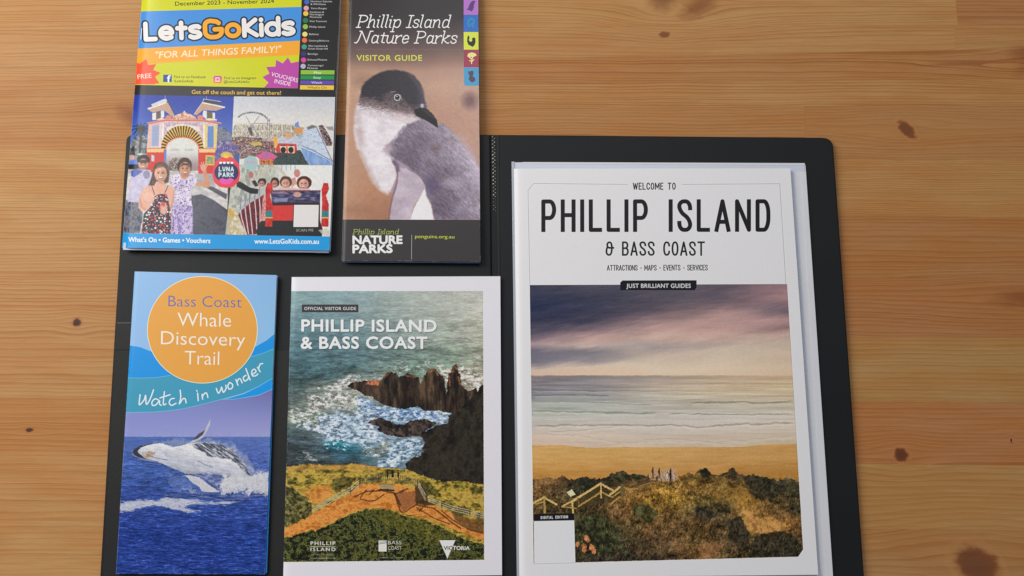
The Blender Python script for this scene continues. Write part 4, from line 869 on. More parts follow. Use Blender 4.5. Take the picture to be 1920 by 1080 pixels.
    A.poly([(cc[0]+R1[0]*math.cos(t), cc[1]+R1[1]*math.sin(t)) for t in np.linspace(0, 2*math.pi, n, endpoint=False)], (234, 168, 80))
    A.text('Bass Coast', *q1([(487, 304), (985, 312)]), 20.4, (104, 116, 178), -.010)
    L = (250, 238, 226)
    A.text('Whale', *q1([(548, 437), (912, 442)]), 25.5, L, -.006); A.text('Discovery', *q1([(437, 560), (1008, 572)]), 25.0, L, -.006); A.text('Trail', *q1([(597, 695), (832, 700)]), 25.5, L, -.006)
    hand = [[(298, 900), (292, 968), (325, 935), (335, 905), (340, 965), (365, 930), (388, 868)], [(420, 935), (398, 928), (378, 950), (382, 972), (405, 968), (428, 940), (428, 962), (440, 972)],
            [(462, 880), (455, 940), (456, 968), (472, 962)], [(432, 922), (500, 900)], [(528, 925), (505, 930), (494, 955), (510, 972), (540, 958)], [(568, 870), (572, 920), (562, 962), (585, 930), (602, 928), (608, 955)],
            [(686, 890), (690, 940)], [(680, 872), (682, 876)], [(716, 898), (720, 930)], [(716, 915), (735, 890), (748, 892), (755, 918)],
            [(812, 858), (826, 890), (842, 868), (848, 850), (860, 884), (878, 858), (876, 836)], [(902, 818), (890, 840), (898, 862), (918, 855), (922, 832), (905, 818)], [(944, 798), (958, 836)], [(952, 815), (962, 795), (975, 795), (986, 820)],
            [(1012, 770), (995, 782), (1002, 808), (1025, 795), (1030, 775)], [(1012, 725), (1040, 800)], [(1052, 765), (1080, 745), (1068, 728), (1052, 742), (1056, 772), (1078, 772), (1092, 760)], [(1090, 715), (1108, 745)], [(1098, 722), (1108, 695), (1125, 690)]]
    def smooth(q):
        if len(q) < 3: return q
        out = []
        for i in range(len(q)-1):
            p0, p1, p2, p3 = q[max(0, i-1)], q[i], q[i+1], q[min(len(q)-1, i+2)]
            for t in (0, .25, .5, .75):
                out.append(tuple(.5*(2*p1[k]+(p2[k]-p0[k])*t+(2*p0[k]-5*p1[k]+4*p2[k]-p3[k])*t*t+(3*p1[k]-p0[k]-3*p2[k]+p3[k])*t**3) for k in (0, 1)))
        return out+[q[-1]]
    A.strokes([q1(smooth(p)) for p in hand], 2.5, (232, 240, 244))
    return A.image('whale_leaflet_print', .97)

# ------------------------------------------------------------------ penguin leaflet
def art_penguin(q):
    A = Art(q, 99, 210, 5.5); p1 = crop(630, 0, 4.32); p2 = crop(630, 240, 4.155)
    X, Y = A.X, A.Y; FULL = (slice(0, A.H), slice(0, A.W)); one = np.ones(X.shape, np.float32)
    A.put(FULL, one, A.ramp([645, 700, 770, 840, 900], [-60, 30, 60, 85, 110, 130, 160, 220, 300, 360, 412],
        [[(50, 49, 52)]*5, [(54, 50, 54)]*5, [(70, 62, 64), (68, 60, 62), (68, 58, 60), (78, 66, 66), (84, 72, 72)], [(96, 82, 82), (94, 78, 78), (96, 78, 76), (104, 86, 84), (112, 92, 88)],
         [(128, 104, 96), (126, 98, 90), (130, 102, 94), (142, 112, 102), (150, 120, 110)], [(164, 132, 112), (176, 140, 120), (172, 136, 118), (176, 140, 126), (180, 148, 134)],
         [(186, 150, 126), (180, 146, 124), (184, 148, 128), (186, 150, 132), (190, 158, 142)], [(186, 146, 124), (176, 136, 114), (176, 136, 116), (182, 142, 124), (188, 150, 134)],
         [(184, 144, 122), (178, 136, 112), (176, 132, 112), (182, 142, 124), (186, 148, 132)], [(186, 144, 118), (178, 130, 102), (172, 128, 108), (176, 136, 124), (180, 140, 124)], [(176, 134, 112), (164, 118, 96), (158, 112, 92), (160, 120, 110), (170, 130, 116)]], 9, .02, 1))
    A.ell(p1([(1085, 815)])[0], 13, 14, (112, 84, 90), 8, .8); A.ell(p1([(900, 700)])[0], 30, 12, (196, 160, 142), 12, .35); A.ell(p2([(150, 640)])[0], 30, 8, (148, 104, 84), 8, .4); A.ell(p1([(230, 660)])[0], 20, 12, (140, 108, 96), 8, .5)
    # chest and throat
    down = mottled([(208, 198, 206), (222, 215, 221), (232, 226, 232)], .05, .09, s=2, k=.6)
    A.poly(p1([(200, 745), (190, 800), (160, 880), (148, 980), (150, 1090), (170, 1200), (300, 1300), (700, 1200), (700, 960), (600, 900), (440, 840)]), down, 3.5, warp=2)
    A.poly(p2([(150, -20), (165, 130), (200, 220), (240, 320), (290, 420), (340, 485), (400, 515), (440, 480), (480, 380), (520, 200), (600, 0)]), down, 4.5, warp=2)
    A.poly(p2([(150, 0), (170, 130), (230, 300), (330, 480), (350, 470), (260, 300), (200, 140), (200, 0)]), (182, 160, 158), 4, .5)
    # back plumage
    def plume(Xx, Yy):
        a = .75; U = Xx*math.cos(a)+Yy*math.sin(a); V = -Xx*math.sin(a)+Yy*math.cos(a)
        n = (fbm(U*.13, V*.34, 5, 3, .66)-.5)*.7+(fbm(U*.3, V*.9, 3, 5, .6)-.5)*.5; b = fbm(Xx*.03, Yy*.03, 3, 1)-.5
        t = sm((Xx-790)*.9-(Yy-300)*.35, 0, 90)[..., None]
        c_ = np.array((120, 108, 124), np.float32)*(1-t)+np.array((170, 159, 174), np.float32)*t
        return c_*(1+n*.62+b*.45)[..., None]
    A.poly(p1([(590, 985), (560, 1050), (540, 1110), (720, 1250), (1000, 1200), (960, 1090), (900, 1030), (830, 1000), (760, 985), (680, 960), (620, 965)]), plume, 4, warp=3, wf=.2)
    A.poly(p2([(520, 0), (450, 90), (390, 140), (370, 165), (400, 200), (440, 240), (470, 270), (570, 320), (640, 370), (690, 430), (700, 520), (740, 600), (765, 720), (1130, 720), (1130, 340), (1080, 240), (1010, 150), (940, 70), (880, 10), (830, -30), (640, -40)]), plume, 4, warp=3.5, wf=.25)
    A.poly(p2([(380, 150), (420, 130), (440, 170), (410, 215), (370, 190)]), (206, 186, 190), 3, .6, warp=2); A.ell(p2([(780, 160)])[0], 9, 7, (112, 92, 92), 5, .7, warp=3); A.ell(p2([(735, 445)])[0], 14, 16, (96, 84, 116), 8, .7, warp=4); A.ell(p2([(900, 430)])[0], 22, 9, (196, 182, 202), 7, .5, warp=4)
    A.poly(p2([(960, 60), (1040, 130), (1120, 300), (1130, 500), (1080, 480), (1060, 260)]), (190, 174, 196), 8, .5, warp=2)
    # flipper, white gap
    A.poly(p2([(430, 240), (480, 250), (560, 300), (600, 340), (520, 400), (440, 560), (430, 480), (480, 380), (455, 300)]), (160, 144, 158), 2)
    A.poly(p2([(690, 460), (700, 520), (740, 600), (766, 720), (570, 720), (600, 640), (640, 560)]), (234, 228, 236), 1.6, warp=1)
    A.poly(p2([(470, 262), (500, 310), (560, 318), (620, 350), (670, 400), (696, 455), (650, 540), (605, 610), (580, 720), (412, 720), (425, 620), (445, 540), (470, 470), (482, 400), (478, 330)]), mottled([(172, 156, 170), (186, 172, 186), (200, 186, 198)], .04, .05, s=4, k=.7), 1.8)
    A.strokes([p2([(440, 262), (470, 300), (480, 360), (472, 440), (440, 540), (420, 640), (412, 715)])], 2.0, (118, 84, 92), 1.6, .8); A.strokes([p2([(455, 262), (480, 290), (485, 330)])], 5, (92, 78, 100), 2.5, .8)
    A.strokes([p2([(560, 318), (640, 360), (695, 430)])], 1.6, (110, 94, 122), 1.5, .7)
    # head
    hood = p1([(165, 900), (185, 800), (200, 742), (212, 700), (240, 660), (300, 618), (360, 585), (430, 568), (490, 566), (560, 578), (620, 605), (665, 650), (690, 690), (708, 740), (718, 800), (740, 870), (700, 950), (660, 975), (600, 1000), (500, 985), (400, 960), (280, 950)])
    def hd(Xx, Yy):
        n = fbm(Xx*.22, Yy*.6, 4, 2, .7)-.5; xx = Xx-630; yy = Yy
        lo = 176+np.clip((xx-20)/110, 0, 1)*26                       # lower limit of the dark cap, dropping toward the beak
        t = sm(yy-lo+n*16, -9, 7)[..., None]; t2 = sm(yy-lo+n*18-12, -6, 12)[..., None]; u = (sm(Xx, 775, 800)*sm(Yy, 150, 175))[..., None]
        c_ = np.array((54, 51, 57), np.float32)*(1-t)+np.array((116, 100, 103), np.float32)*t
        c_ = c_*(1-t2)+np.array((206, 196, 202), np.float32)*t2
        c_ = c_*(1-u*.5)+np.array((108, 106, 132), np.float32)*u*.5
        return c_*(1+n*.30)[..., None]
    A.poly(hood, hd, 2.0, warp=1.2, wf=.3)
    A.poly(p1([(380, 770), (450, 748), (540, 800), (600, 860), (630, 900), (540, 900), (460, 870), (400, 830)]), mottled([(84, 72, 76), (118, 100, 104), (140, 122, 124)], .3), 4.5, .6, warp=2, wf=.2)
    A.poly(p1([(430, 905), (520, 915), (620, 940), (660, 962), (600, 990), (480, 955)]), (218, 202, 204), 5, .7, warp=1.5)
    A.poly(p1([(150, 900), (165, 1000), (200, 1180), (240, 1180), (200, 1000), (190, 900)]), (176, 156, 156), 6, .6)
    A.strokes([p1([(600, 850), (655, 930), (700, 968)])], 2, (80, 66, 72), 1.5, .7)
    A.poly(p1([(560, 578), (620, 605), (690, 690), (712, 760), (690, 760), (640, 680)]), (96, 88, 98), 3, .5)
    A.poly(p1([(632, 885), (690, 870), (735, 880), (785, 925), (818, 975), (828, 1038), (800, 1020), (745, 985), (690, 958), (645, 932)]), (34, 33, 38), .9)
    A.poly(p1([(690, 885), (740, 890), (800, 955), (790, 965), (730, 920)]), (72, 68, 76), 1.5, .6)
    A.ell(p1([(698, 855)])[0], 3, 4, (190, 178, 200), 1.2, .9, warp=1, wf=.5)
    e = p1([(497, 790)])[0]
    A.ell(e, 7.6, 7.8, (60, 54, 58), 1.2); A.ell(e, 6.3, 6.6, (196, 196, 198), .6); A.ell(e, 5.0, 5.3, (120, 118, 122), .6); A.ell((e[0]-.2, e[1]-.4), 3.6, 3.8, (28, 28, 32), .6); A.ell((e[0]-1, e[1]-1.8), 1.1, .9, (220, 222, 226), .4)
    A.strokes([p1([(445, 745), (480, 742)]), p1([(520, 770), (536, 810)])], 1.2, (190, 180, 182), .7, .7)
    A.poly([(630, -70), (655, -70), (641, 500), (630, 500)], (150, 132, 122), .5, .4)
    A.grit(sm(Y, 120, 160), .6, .45, .045, .8, 4)
    # top lettering
    Wt = (230, 226, 230)
    A.stext(SER, 'Phillip Island', *p1([(172, 226), (916, 228)]), 24.5, 2.15, Wt, gap=.17, slant=.26, rmax=.3)
    A.stext(SER, 'Nature Parks', *p1([(170, 352), (972, 355)]), 24.0, 2.15, Wt, gap=.17, slant=.26, rmax=.3)
    A.strokes([[p1([(165+i*8.55, 400+(i % 8 < 4 and 1 or -1)*5*math.sin(i*math.pi/4)**2)])[0] for i in range(101)]], .8, (134, 108, 104), .5, .8)
    A.text('VISITOR GUIDE', *p1([(167, 491), (696, 491)]), 10.2, (198, 204, 84), .02, space=1.1)
    sq = [((1034, -60), (1156, -60), (1156, 120), (1034, 120), (172, 112, 192)), ((1034, 121), (1156, 121), (1157, 258), (1034, 258), (46, 104, 188)), ((1034, 259), (1157, 259), (1157, 402), (1035, 402), (206, 216, 72)),
          ((1035, 404), (1157, 404), (1158, 545), (1036, 545), (154, 60, 84)), ((1036, 546), (1158, 546), (1158, 694), (1052, 695), (1040, 688), (1036, 670), (74, 152, 200))]
    for s_ in sq: A.poly(p1(s_[:-1]), s_[-1], .35)
    A.poly(p1([(1130, 8), (1118, 35), (1116, 62), (1104, 90), (1090, 92), (1078, 80), (1056, 82), (1072, 62), (1080, 38), (1092, 18), (1108, 6)]), (88, 56, 116), .5)
    A.strokes([p1([(1080, 215), (1068, 190), (1078, 160), (1100, 150), (1120, 165), (1112, 190), (1096, 196), (1112, 215)])], 3.0, (40, 140, 176), .6)
    A.poly(p1([(1070, 285), (1082, 300), (1076, 325), (1088, 340), (1104, 332), (1102, 315), (1112, 302), (1128, 308), (1130, 340), (1122, 365), (1106, 380), (1092, 372), (1072, 362), (1062, 335), (1064, 305)]), (34, 40, 38), .5)
    A.poly(p1([(1062, 455), (1072, 432), (1100, 424), (1130, 432), (1140, 450), (1120, 458), (1106, 470), (1098, 460), (1080, 466)]), (228, 216, 140), .5); A.strokes([p1([(1104, 460), (1100, 490), (1098, 515)]), p1([(1082, 490), (1100, 498), (1116, 482)]), p1([(1078, 462), (1098, 478)])], 2.0, (228, 216, 140))
    A.poly(p1([(1072, 575), (1085, 580), (1100, 570), (1115, 580), (1112, 605), (1106, 615), (1124, 630), (1130, 650), (1110, 668), (1088, 662), (1074, 640), (1082, 612), (1072, 598)]), (84, 74, 88), .5)
    # foot band
    A.poly([(630, 411.6), (905, 412.4), (910, 500), (625, 500)], (64, 62, 63), .4)
    A.stext(SER, 'Phillip Island', *p2([(133, 829), (486, 829)]), 10.0, 1.0, (172, 182, 92), gap=.17, slant=.24, rmax=.3)
    A.text('NATURE', *p2([(132, 901), (515, 900)]), 14.4, (232, 230, 232), .05); A.text('PARKS', *p2([(132, 973), (438, 970)]), 14.6, (232, 230, 232), .05)
    A.strokes([p2([(590, 834), (588, 1022)])], .9, (180, 178, 180)); A.text('penguins.org.au', *p2([(616, 857), (922, 860)]), 6.2, (190, 204, 70), .012)
    return A.image('penguin_leaflet_print', 1.08)

# ------------------------------------------------------------------ family guide
def art_family(q):
    A = Art(q, 148, 210, 6); a0 = crop(220, 0, 4.5); g = crop(220, 160, 3.376); h = crop(230, 170, 7.2); k = crop(230, 280, 5.686); w = crop(430, 170, 7.2); c = crop(430, 300, 6); f6 = crop(550, 0, 6)
    X, Y = A.X, A.Y; DK = (42, 41, 43)
    A.fill(DK)
    A.poly([(200, -80), (567, -80), (565.5, 0), (558.2, 165.5), (250, 159)], (204, 206, 30), .4)
    A.poly(a0([(60, 104), (215, 96), (1556, 58), (1541, 344), (190, 410), (60, 418)]), (70, 142, 216), .4)
    A.poly(a0([(60, 418), (190, 410), (1541, 344), (1536, 463), (900, 495), (180, 545), (60, 560)]), (240, 166, 52), .4)
    A.text('December 2023 - November 2024', *a0([(488, 48), (1322, 24)]), 7.4, (52, 48, 24), .012)
    b0, b1 = a0([(222, 352), (1506, 303)]); Wt = (230, 226, 224); Og = (242, 166, 48)
    A.stext(RND, 'LetsGoKids', b0, b1, 37.5, 8.6, [Wt]*4+[Og]*2+[Wt]*4, gap=.27, rmax=.36, outline=(2.9, (24, 34, 60)))
    A.text('"FOR ALL THINGS FAMILY!"', *a0([(318, 492), (1378, 440)]), 12.2, (255, 228, 196), .008, shear=.16)
    A.poly(a0([(100, 480), (185, 540), (243, 498), (262, 548), (328, 540), (302, 590), (366, 614), (318, 650), (356, 700), (300, 712), (100, 712)]), (236, 84, 54), .4)
    A.text('FREE', *a0([(172, 668), (290, 655)]), 8.4, (255, 214, 200), .01)
    A.poly(a0([(388, 630), (460, 630), (459, 692), (386, 692)]), (46, 72, 152), .4); A.text('f', *a0([(420, 692), (450, 692)]), 12.5, (236, 238, 244), .03)
    A.text('Find us on Facebook', *a0([(477, 658), (746, 660)]), 4.7, (58, 56, 24), .004, shear=.1); A.text('/LetsGoKids', *a0([(476, 693), (640, 695)]), 4.7, (58, 56, 24), .004, shear=.1)
    A.poly(a0([(820, 640), (872, 640), (882, 650), (880, 694), (870, 702), (820, 702), (810, 692), (811, 650)]), lambda x, y: mixc((196, 60, 150), (238, 120, 70), sm(y, 143, 156)), .4)
    A.strokes([a0([(826, 654), (864, 654), (864, 688), (826, 688), (826, 654)])], 1.0, (245, 225, 230)); A.ell(a0([(845, 671)])[0], 3.2, 3.2, (245, 225, 230)); A.ell(a0([(845, 671)])[0], 2.1, 2.1, (214, 76, 120))
    A.text('Find us on Instagram', *a0([(900, 668), (1170, 668)]), 4.7, (58, 56, 24), .004, shear=.1); A.text('@LetsGoKidsAu', *a0([(898, 700), (1112, 700)]), 4.7, (58, 56, 24), .004, shear=.1)
    A.clip = A.mask([(200, -80), (567, -80), (565.5, 0), (558.2, 165.5), (250, 159)], f=.4)
    A.poly(a0([(1256, 565), (1334, 562), (1340, 505), (1396, 535), (1440, 484), (1466, 532), (1560, 512), (1540, 745), (1235, 742), (1276, 696), (1224, 650), (1284, 620)]), (186, 74, 164), .4)
    A.clip = None
    A.text('VOUCHERS', *a0([(1296, 640), (1520, 696)]), 7.6, (244, 216, 242), .008); A.text('INSIDE', *a0([(1324, 700), (1460, 726)]), 7.6, (244, 216, 242), .008)
    for (x, y, col) in ((152, 22, (64, 104, 184)), (145, 92, (226, 158, 176)), (140, 152, (234, 190, 72)), (137, 230, (34, 122, 80)), (135, 300, (142, 186, 76)), (130, 385, (232, 212, 122)), (126, 453, (234, 112, 62)), (122, 527, (66, 150, 140)), (115, 605, (62, 54, 116)), (115, 675, (214, 72, 160)), (110, 745, (176, 176, 202)), (154, -50, (200, 80, 70))):
        A.ell(f6([(x, y)])[0], 4.9, 4.7, col)
    for (st, x0, y, x1) in (('Northern Suburbs', 195, 24, 435), ('& Whittlesea', 195, 55, 365), ('Yarra Ranges', 195, 102, 375), ('Frankston &', 187, 145, 345), ('Mornington', 187, 172, 343), ('Peninsula', 187, 200, 318), ('Visit Tasmania', 182, 247, 375), ('Phillip Island', 182, 311, 355), ('Ballarat', 178, 393, 285), ('Geelong/Bellarine', 175, 466, 402), ('Warrnambool &', 168, 525, 385), ('Great Ocean Rd', 165, 556, 385), ('Bendigo', 163, 615, 276), ('Echuca/Moama', 162, 680, 380), ('Yarrawonga/', 160, 744, 340), ('Mulwala', 158, 775, 275)):
        A.text(st, *f6([(x0, y), (x1, y+1)]), 3.1, (226, 226, 228), .012)
    for (pts, col, st, tc, x0, x1, y) in (([(85, 789), (464, 791), (462, 838), (83, 837)], (142, 188, 68), 'Play', (236, 240, 226), 232, 315, 828), ([(82, 847), (461, 849), (459, 896), (80, 894)], (32, 142, 78), 'Stay', (230, 240, 232), 225, 312, 884),
            ([(79, 904), (459, 906), (457, 952), (77, 950)], (98, 78, 168), 'Watch', (232, 230, 242), 202, 322, 940), ([(76, 958), (457, 960), (455, 1011), (74, 1007)], (236, 192, 74), "What's On", (120, 96, 48), 158, 375, 996)):
        A.poly(f6(pts), col, .5); A.text(st, *f6([(x0, y), (x1, y+1)]), 3.9, tc, .014)
    A.text('Get off the couch and get out there!', *a0([(628, 791), (1380, 800)]), 7.2, (242, 176, 84), .016)
    # ---- left photograph
    A.clip = A.mask(g([(60, 58), (115, 60), (738, 72), (728, 380), (683, 945), (-20, 940)]), f=.35)
    A.poly(g([(-40, 40), (760, 40), (760, 500), (-40, 500)]), lambda x, y: mixc((34, 62, 160), (92, 126, 204), sm(y, 178, 290)), .5)
    A.poly(g([(100, 330), (180, 320), (220, 360), (200, 470), (60, 470)]), mottled([(50, 54, 46), (110, 112, 110), (160, 160, 176)], .2), 2, .95, warp=3, wf=.2)
    for i in range(34):
        t = i/34*2*math.pi; L = 13+6*math.sin(i*2.3); p = g([(152, 275)])[0]
        A.strokes([[p, (p[0]+L*.6*math.cos(t), p[1]+L*.5*math.sin(t)), (p[0]+L*math.cos(t), p[1]+L*.8*math.sin(t)+3)]], 1.5, (28, 42, 38), .5, .9)
    A.strokes([g([(150, 280), (140, 450)])], 4, (66, 60, 50), .8)
    A.poly(g([(625, 270), (660, 260), (700, 290), (735, 300), (700, 520), (620, 440)]), mottled([(90, 94, 120), (140, 144, 160), (60, 70, 60)], .25, s=3), 2, .95, warp=3, wf=.2)
    A.poly(g([(620, 350), (735, 345), (700, 560), (600, 560)]), mottled([(70, 80, 130), (110, 90, 150), (170, 160, 180)], .3, s=2), 1, .9)
    A.poly(g([(20, 530), (700, 540), (700, 960), (20, 960)]), mottled([(196, 190, 188), (216, 212, 210), (180, 174, 174)], .04, .09), 1)
    A.poly(g([(440, 960), (470, 700), (530, 688), (600, 720), (700, 790), (690, 960)]), mottled([(76, 78, 90), (92, 94, 108), (84, 86, 100)], .1), .6)
    for p in ([(620, 730), (530, 850)], [(500, 850), (560, 880), (620, 930)], [(560, 700), (480, 780)], [(690, 850), (600, 960)]): A.strokes([g(p)], .6, (60, 60, 70), .5, .8)
    A.poly(g([(550, 640), (600, 640), (695, 690), (690, 722)]), (86, 84, 96), .8)
    A.poly(g([(490, 560), (600, 555), (620, 640), (500, 620)]), (150, 146, 150), 2, .6)
    body = mottled([(196, 168, 166), (222, 198, 190), (206, 184, 190)], .25)
    A.poly(h([(350, 450), (560, 405), (1090, 410), (1285, 450), (1265, 800), (325, 800)]), body, .5)
    A.poly(h([(560, 430), (1085, 430), (1085, 760), (540, 760)]), mottled([(150, 128, 168), (188, 164, 184), (214, 196, 196)], .5), .6, .8)
    for p, col in (([(402, 470), (492, 470), (485, 745), (388, 745)], (150, 162, 196)), ([(1150, 480), (1228, 480), (1226, 768), (1142, 768)], (96, 134, 196)), ([(1086, 440), (1112, 440), (1112, 770), (1086, 770)], (232, 222, 206)), ([(1112, 455), (1136, 455), (1134, 770), (1110, 770)], (224, 204, 82)), ([(1240, 460), (1268, 460), (1264, 772), (1236, 772)], (222, 200, 84)),
                   ([(365, 462), (392, 462), (380, 780), (352, 780)], (226, 178, 172)), ([(500, 450), (525, 446), (518, 770), (492, 770)], (222, 204, 206)), ([(535, 445), (556, 440), (550, 760), (528, 760)], (234, 222, 214))): A.poly(h(p), col, .5)
    for p, col in (([(400, 305), (455, 290), (450, 395), (398, 395)], (226, 220, 214)), ([(455, 300), (515, 280), (512, 360), (456, 375)], (110, 84, 70)), ([(515, 275), (562, 262), (560, 360), (515, 375)], (218, 216, 222)), ([(1090, 265), (1138, 275), (1136, 395), (1075, 340)], (216, 216, 224)), ([(1138, 285), (1212, 295), (1210, 390), (1140, 375)], (104, 96, 60)), ([(1212, 295), (1248, 300), (1246, 400), (1212, 395)], (214, 212, 220))): A.poly(h(p), col, .5)
    A.poly(h([(330, 243), (400, 215), (580, 155), (610, 160), (705, 335), (690, 362), (640, 330), (560, 262), (400, 295)]), (192, 156, 134), .5); A.poly(h([(335, 238), (345, 256), (590, 172), (580, 148)]), (230, 216, 200), .4)
    A.poly(h([(385, 185), (560, 110), (600, 112), (600, 150), (400, 212)]), (198, 206, 214), .5); A.strokes([h([(592, 108), (640, 200), (705, 330)])], 1.6, (64, 62, 84), .5)
    A.poly(h([(965, 318), (1010, 240), (1075, 165), (1380, 228), (1260, 272), (1080, 262), (1000, 335)]), (192, 154, 132), .5); A.poly(h([(1070, 168), (1080, 152), (1385, 216), (1378, 234)]), (232, 222, 208), .4); A.poly(h([(1098, 112), (1325, 148), (1325, 194), (1095, 158)]), (64, 68, 90), .5); A.strokes([h([(1090, 112), (1325, 146)]), h([(965, 318), (1075, 160), (1098, 112)])], 1.1, (214, 208, 204), .5)
    A.strokes([h([(572, 60), (574, 110)]), h([(1132, 62), (1134, 115)])], .7, (206, 210, 226), .4)
    orn = mottled([(176, 110, 92), (226, 184, 160), (206, 150, 130), (238, 216, 200)], .55, s=2, k=1.3)
    A.poly(h([(660, 385), (690, 345), (760, 312), (835, 290), (905, 312), (975, 345), (1005, 385)]), orn, .5); A.ell(h([(620, 365)])[0], 6, 4.5, (214, 132, 110)); A.ell(h([(1050, 362)])[0], 6, 4.5, (214, 132, 110)); A.poly(h([(815, 295), (835, 270), (852, 295)]), (224, 214, 214), .4)
    A.poly(h([(440, 395), (520, 365), (590, 385), (590, 400)]), (236, 206, 182), .6); A.poly(h([(1110, 400), (1150, 370), (1270, 385), (1270, 405)]), (236, 212, 188), .6)
    A.poly(h([(330, 434), (560, 386), (1105, 390), (1332, 432), (1330, 454), (1090, 416), (572, 412), (342, 456)]), (204, 112, 92), .5); A.strokes([h([(330, 436), (560, 388), (1105, 392), (1332, 434)])], .8, (232, 176, 150), .4)
    A.poly(h([(590, 540), (600, 490), (700, 470), (805, 445), (900, 465), (1030, 490), (1050, 545), (805, 560)]), (226, 214, 206), .6)
    w_ = A.win(h([(500, 450), (1110, 450), (1110, 800), (500, 800)]), 2); cx, cy = h([(805, 790)])[0]
    ex, ey = (X[w_]-cx)/(290/7.2), (Y[w_]-cy)/(325/7.2); r_ = np.hypot(ex, ey); an = np.arctan2(-ey, ex)
    ray = (np.cos(an*44) > .1-.0*r_).astype(np.float32)
    inner = np.hypot((X[w_]-cx)/(222/7.2), (Y[w_]-cy)/(158/7.2))
    rc = mixc((44, 40, 30), (230, 176, 62), ray); rc = mixc(rc, (226, 120, 50), (ray*sm(-inner, -1.28, -1.0)).astype(np.float32))
    A.put(w_, (sm(-r_, -1.0, -.975)*sm(inner, 1.0, 1.03)*(Y[w_] < cy+2)*(Y[w_] > h([(0, 475)])[0][1])).astype(np.float32), rc)
    A.strokes([[(cx+222/7.2*math.cos(t), cy-158/7.2*math.sin(t)) for t in np.linspace(0, math.pi, 24)]], 1.6, (232, 150, 84), .5)
    A.poly([(cx+212/7.2*math.cos(t), cy-150/7.2*math.sin(t)) for t in np.linspace(0, math.pi, 24)]+h([(585, 1080), (1030, 1080)]), lambda x, y: mixc((214, 214, 210), (150, 128, 132), sm(y, 280, 318)), .5)
    A.ell(h([(700, 800)])[0], 9, 2, (150, 146, 142), 1.4, .5); A.ell(h([(900, 800)])[0], 9, 2, (150, 146, 142), 1.4, .5); A.poly(h([(625, 950), (700, 905), (800, 900), (880, 920), (900, 1080), (620, 1080)]), mottled([(50, 46, 52), (120, 96, 90), (186, 176, 170)], .5), 1, .85, warp=1.5)
    A.poly(h([(325, 800), (560, 800), (560, 1100), (330, 1100)]), (206, 52, 44), .5); A.poly(h([(1020, 800), (1250, 800), (1245, 1120), (1022, 1120)]), (206, 50, 42), .5)
    A.poly(h([(320, 785), (560, 785), (550, 832), (330, 832)]), (230, 192, 128), .5); A.poly(h([(1030, 785), (1255, 785), (1250, 835), (1030, 835)]), (232, 192, 128), .5); A.strokes([h([(318, 780), (560, 780)]), h([(1030, 780), (1258, 780)])], 1.4, (210, 92, 72), .4)
    A.poly(h([(1120, 870), (1242, 875), (1238, 1010), (1118, 1005)]), (226, 186, 74), .4); A.poly(h([(1135, 890), (1228, 893), (1224, 992), (1134, 990)]), mottled([(60, 140, 170), (190, 170, 70), (60, 110, 160)], .3), .4)
    A.poly(h([(390, 860), (430, 880), (425, 960), (385, 950)]), (190, 200, 214), .6); A.poly(h([(180, 850), (260, 840), (300, 880), (260, 900)]), (190, 200, 190), .8)
    # visitors
    SK1, SK2 = (226, 172, 150), (206, 144, 112)
    A.poly(k([(75, 60), (120, 60), (125, 110), (75, 120)]), SK1, 1, .8); A.poly(k([(30, 540), (200, 560), (210, 720), (180, 895), (0, 895)]), mottled([(60, 66, 84), (120, 124, 140), (90, 78, 76)], .18, .1), 1.2, .95, warp=1.5)
    A.poly(k([(95, 235), (160, 205), (300, 222), (310, 300), (250, 500), (200, 565), (50, 560), (80, 400)]), mottled([(186, 180, 208), (206, 200, 222)], .15), .8); A.poly(k([(88, 230), (150, 205), (215, 235), (120, 300), (90, 280)]), (72, 92, 166), .8, .9)
    A.ell(k([(255, 270)])[0], 6.5, 7.5, mottled([(90, 92, 130), (140, 140, 170)], .6), .8, .7)
    A.ell(k([(222, 112)])[0], 12.2, 9.6, (48, 38, 36), .8, warp=1); A.face(k([(220, 158)])[0], 9.4, 10.4, (208, 156, 134)); A.ell(k([(220, 128)])[0], 10, 3.2, (50, 40, 38), 1, .8)
    # girl in the flowered dress
    A.poly(k([(330, 190), (350, 150), (400, 132), (450, 140), (488, 175), (500, 250), (490, 350), (440, 370), (360, 340), (330, 400), (270, 400), (300, 320)]), mottled([(70, 50, 44), (112, 80, 66)], .3), .9)
    A.poly(k([(375, 340), (440, 340), (460, 385), (520, 390), (556, 430), (545, 560), (520, 640), (480, 700), (420, 690), (400, 600), (350, 500), (270, 640), (200, 660), (165, 620), (180, 520), (210, 430), (280, 385), (350, 385)]), SK1, .7)
    A.poly(k([(350, 490), (400, 476), (470, 480), (490, 560), (520, 700), (515, 900), (200, 900), (225, 690), (290, 620), (330, 560)]), spots((34, 32, 50), [(206, 84, 116), (222, 214, 222), (226, 226, 226), (70, 110, 90), (196, 60, 70)], 3.6, 1.4, 2, .75), .7)
    A.poly(k([(400, 560), (460, 570), (480, 640), (450, 700), (400, 680)]), SK1, 1, .95); A.poly(k([(410, 560), (450, 565), (450, 610), (410, 600)]), (206, 60, 70), 1, .8)
    A.strokes([k([(448, 470), (485, 385)]), k([(345, 500), (310, 385)])], 1.1, (40, 34, 50), .4)
    A.face(k([(405, 260)])[0], 11.6, 15.0, SK1); A.poly(k([(345, 215), (370, 165), (420, 155), (465, 190), (430, 190), (380, 200)]), (120, 84, 68), 1, .8)
    A.ell(k([(272, 505)])[0], 8.5, 9, (232, 184, 166), .8)
    for p in ([(250, 490), (205, 465)], [(255, 470), (232, 425)], [(272, 465), (262, 412)], [(290, 470), (292, 420)], [(310, 500), (352, 490)]): A.strokes([k(p)], 2.0, (232, 184, 166), .5)
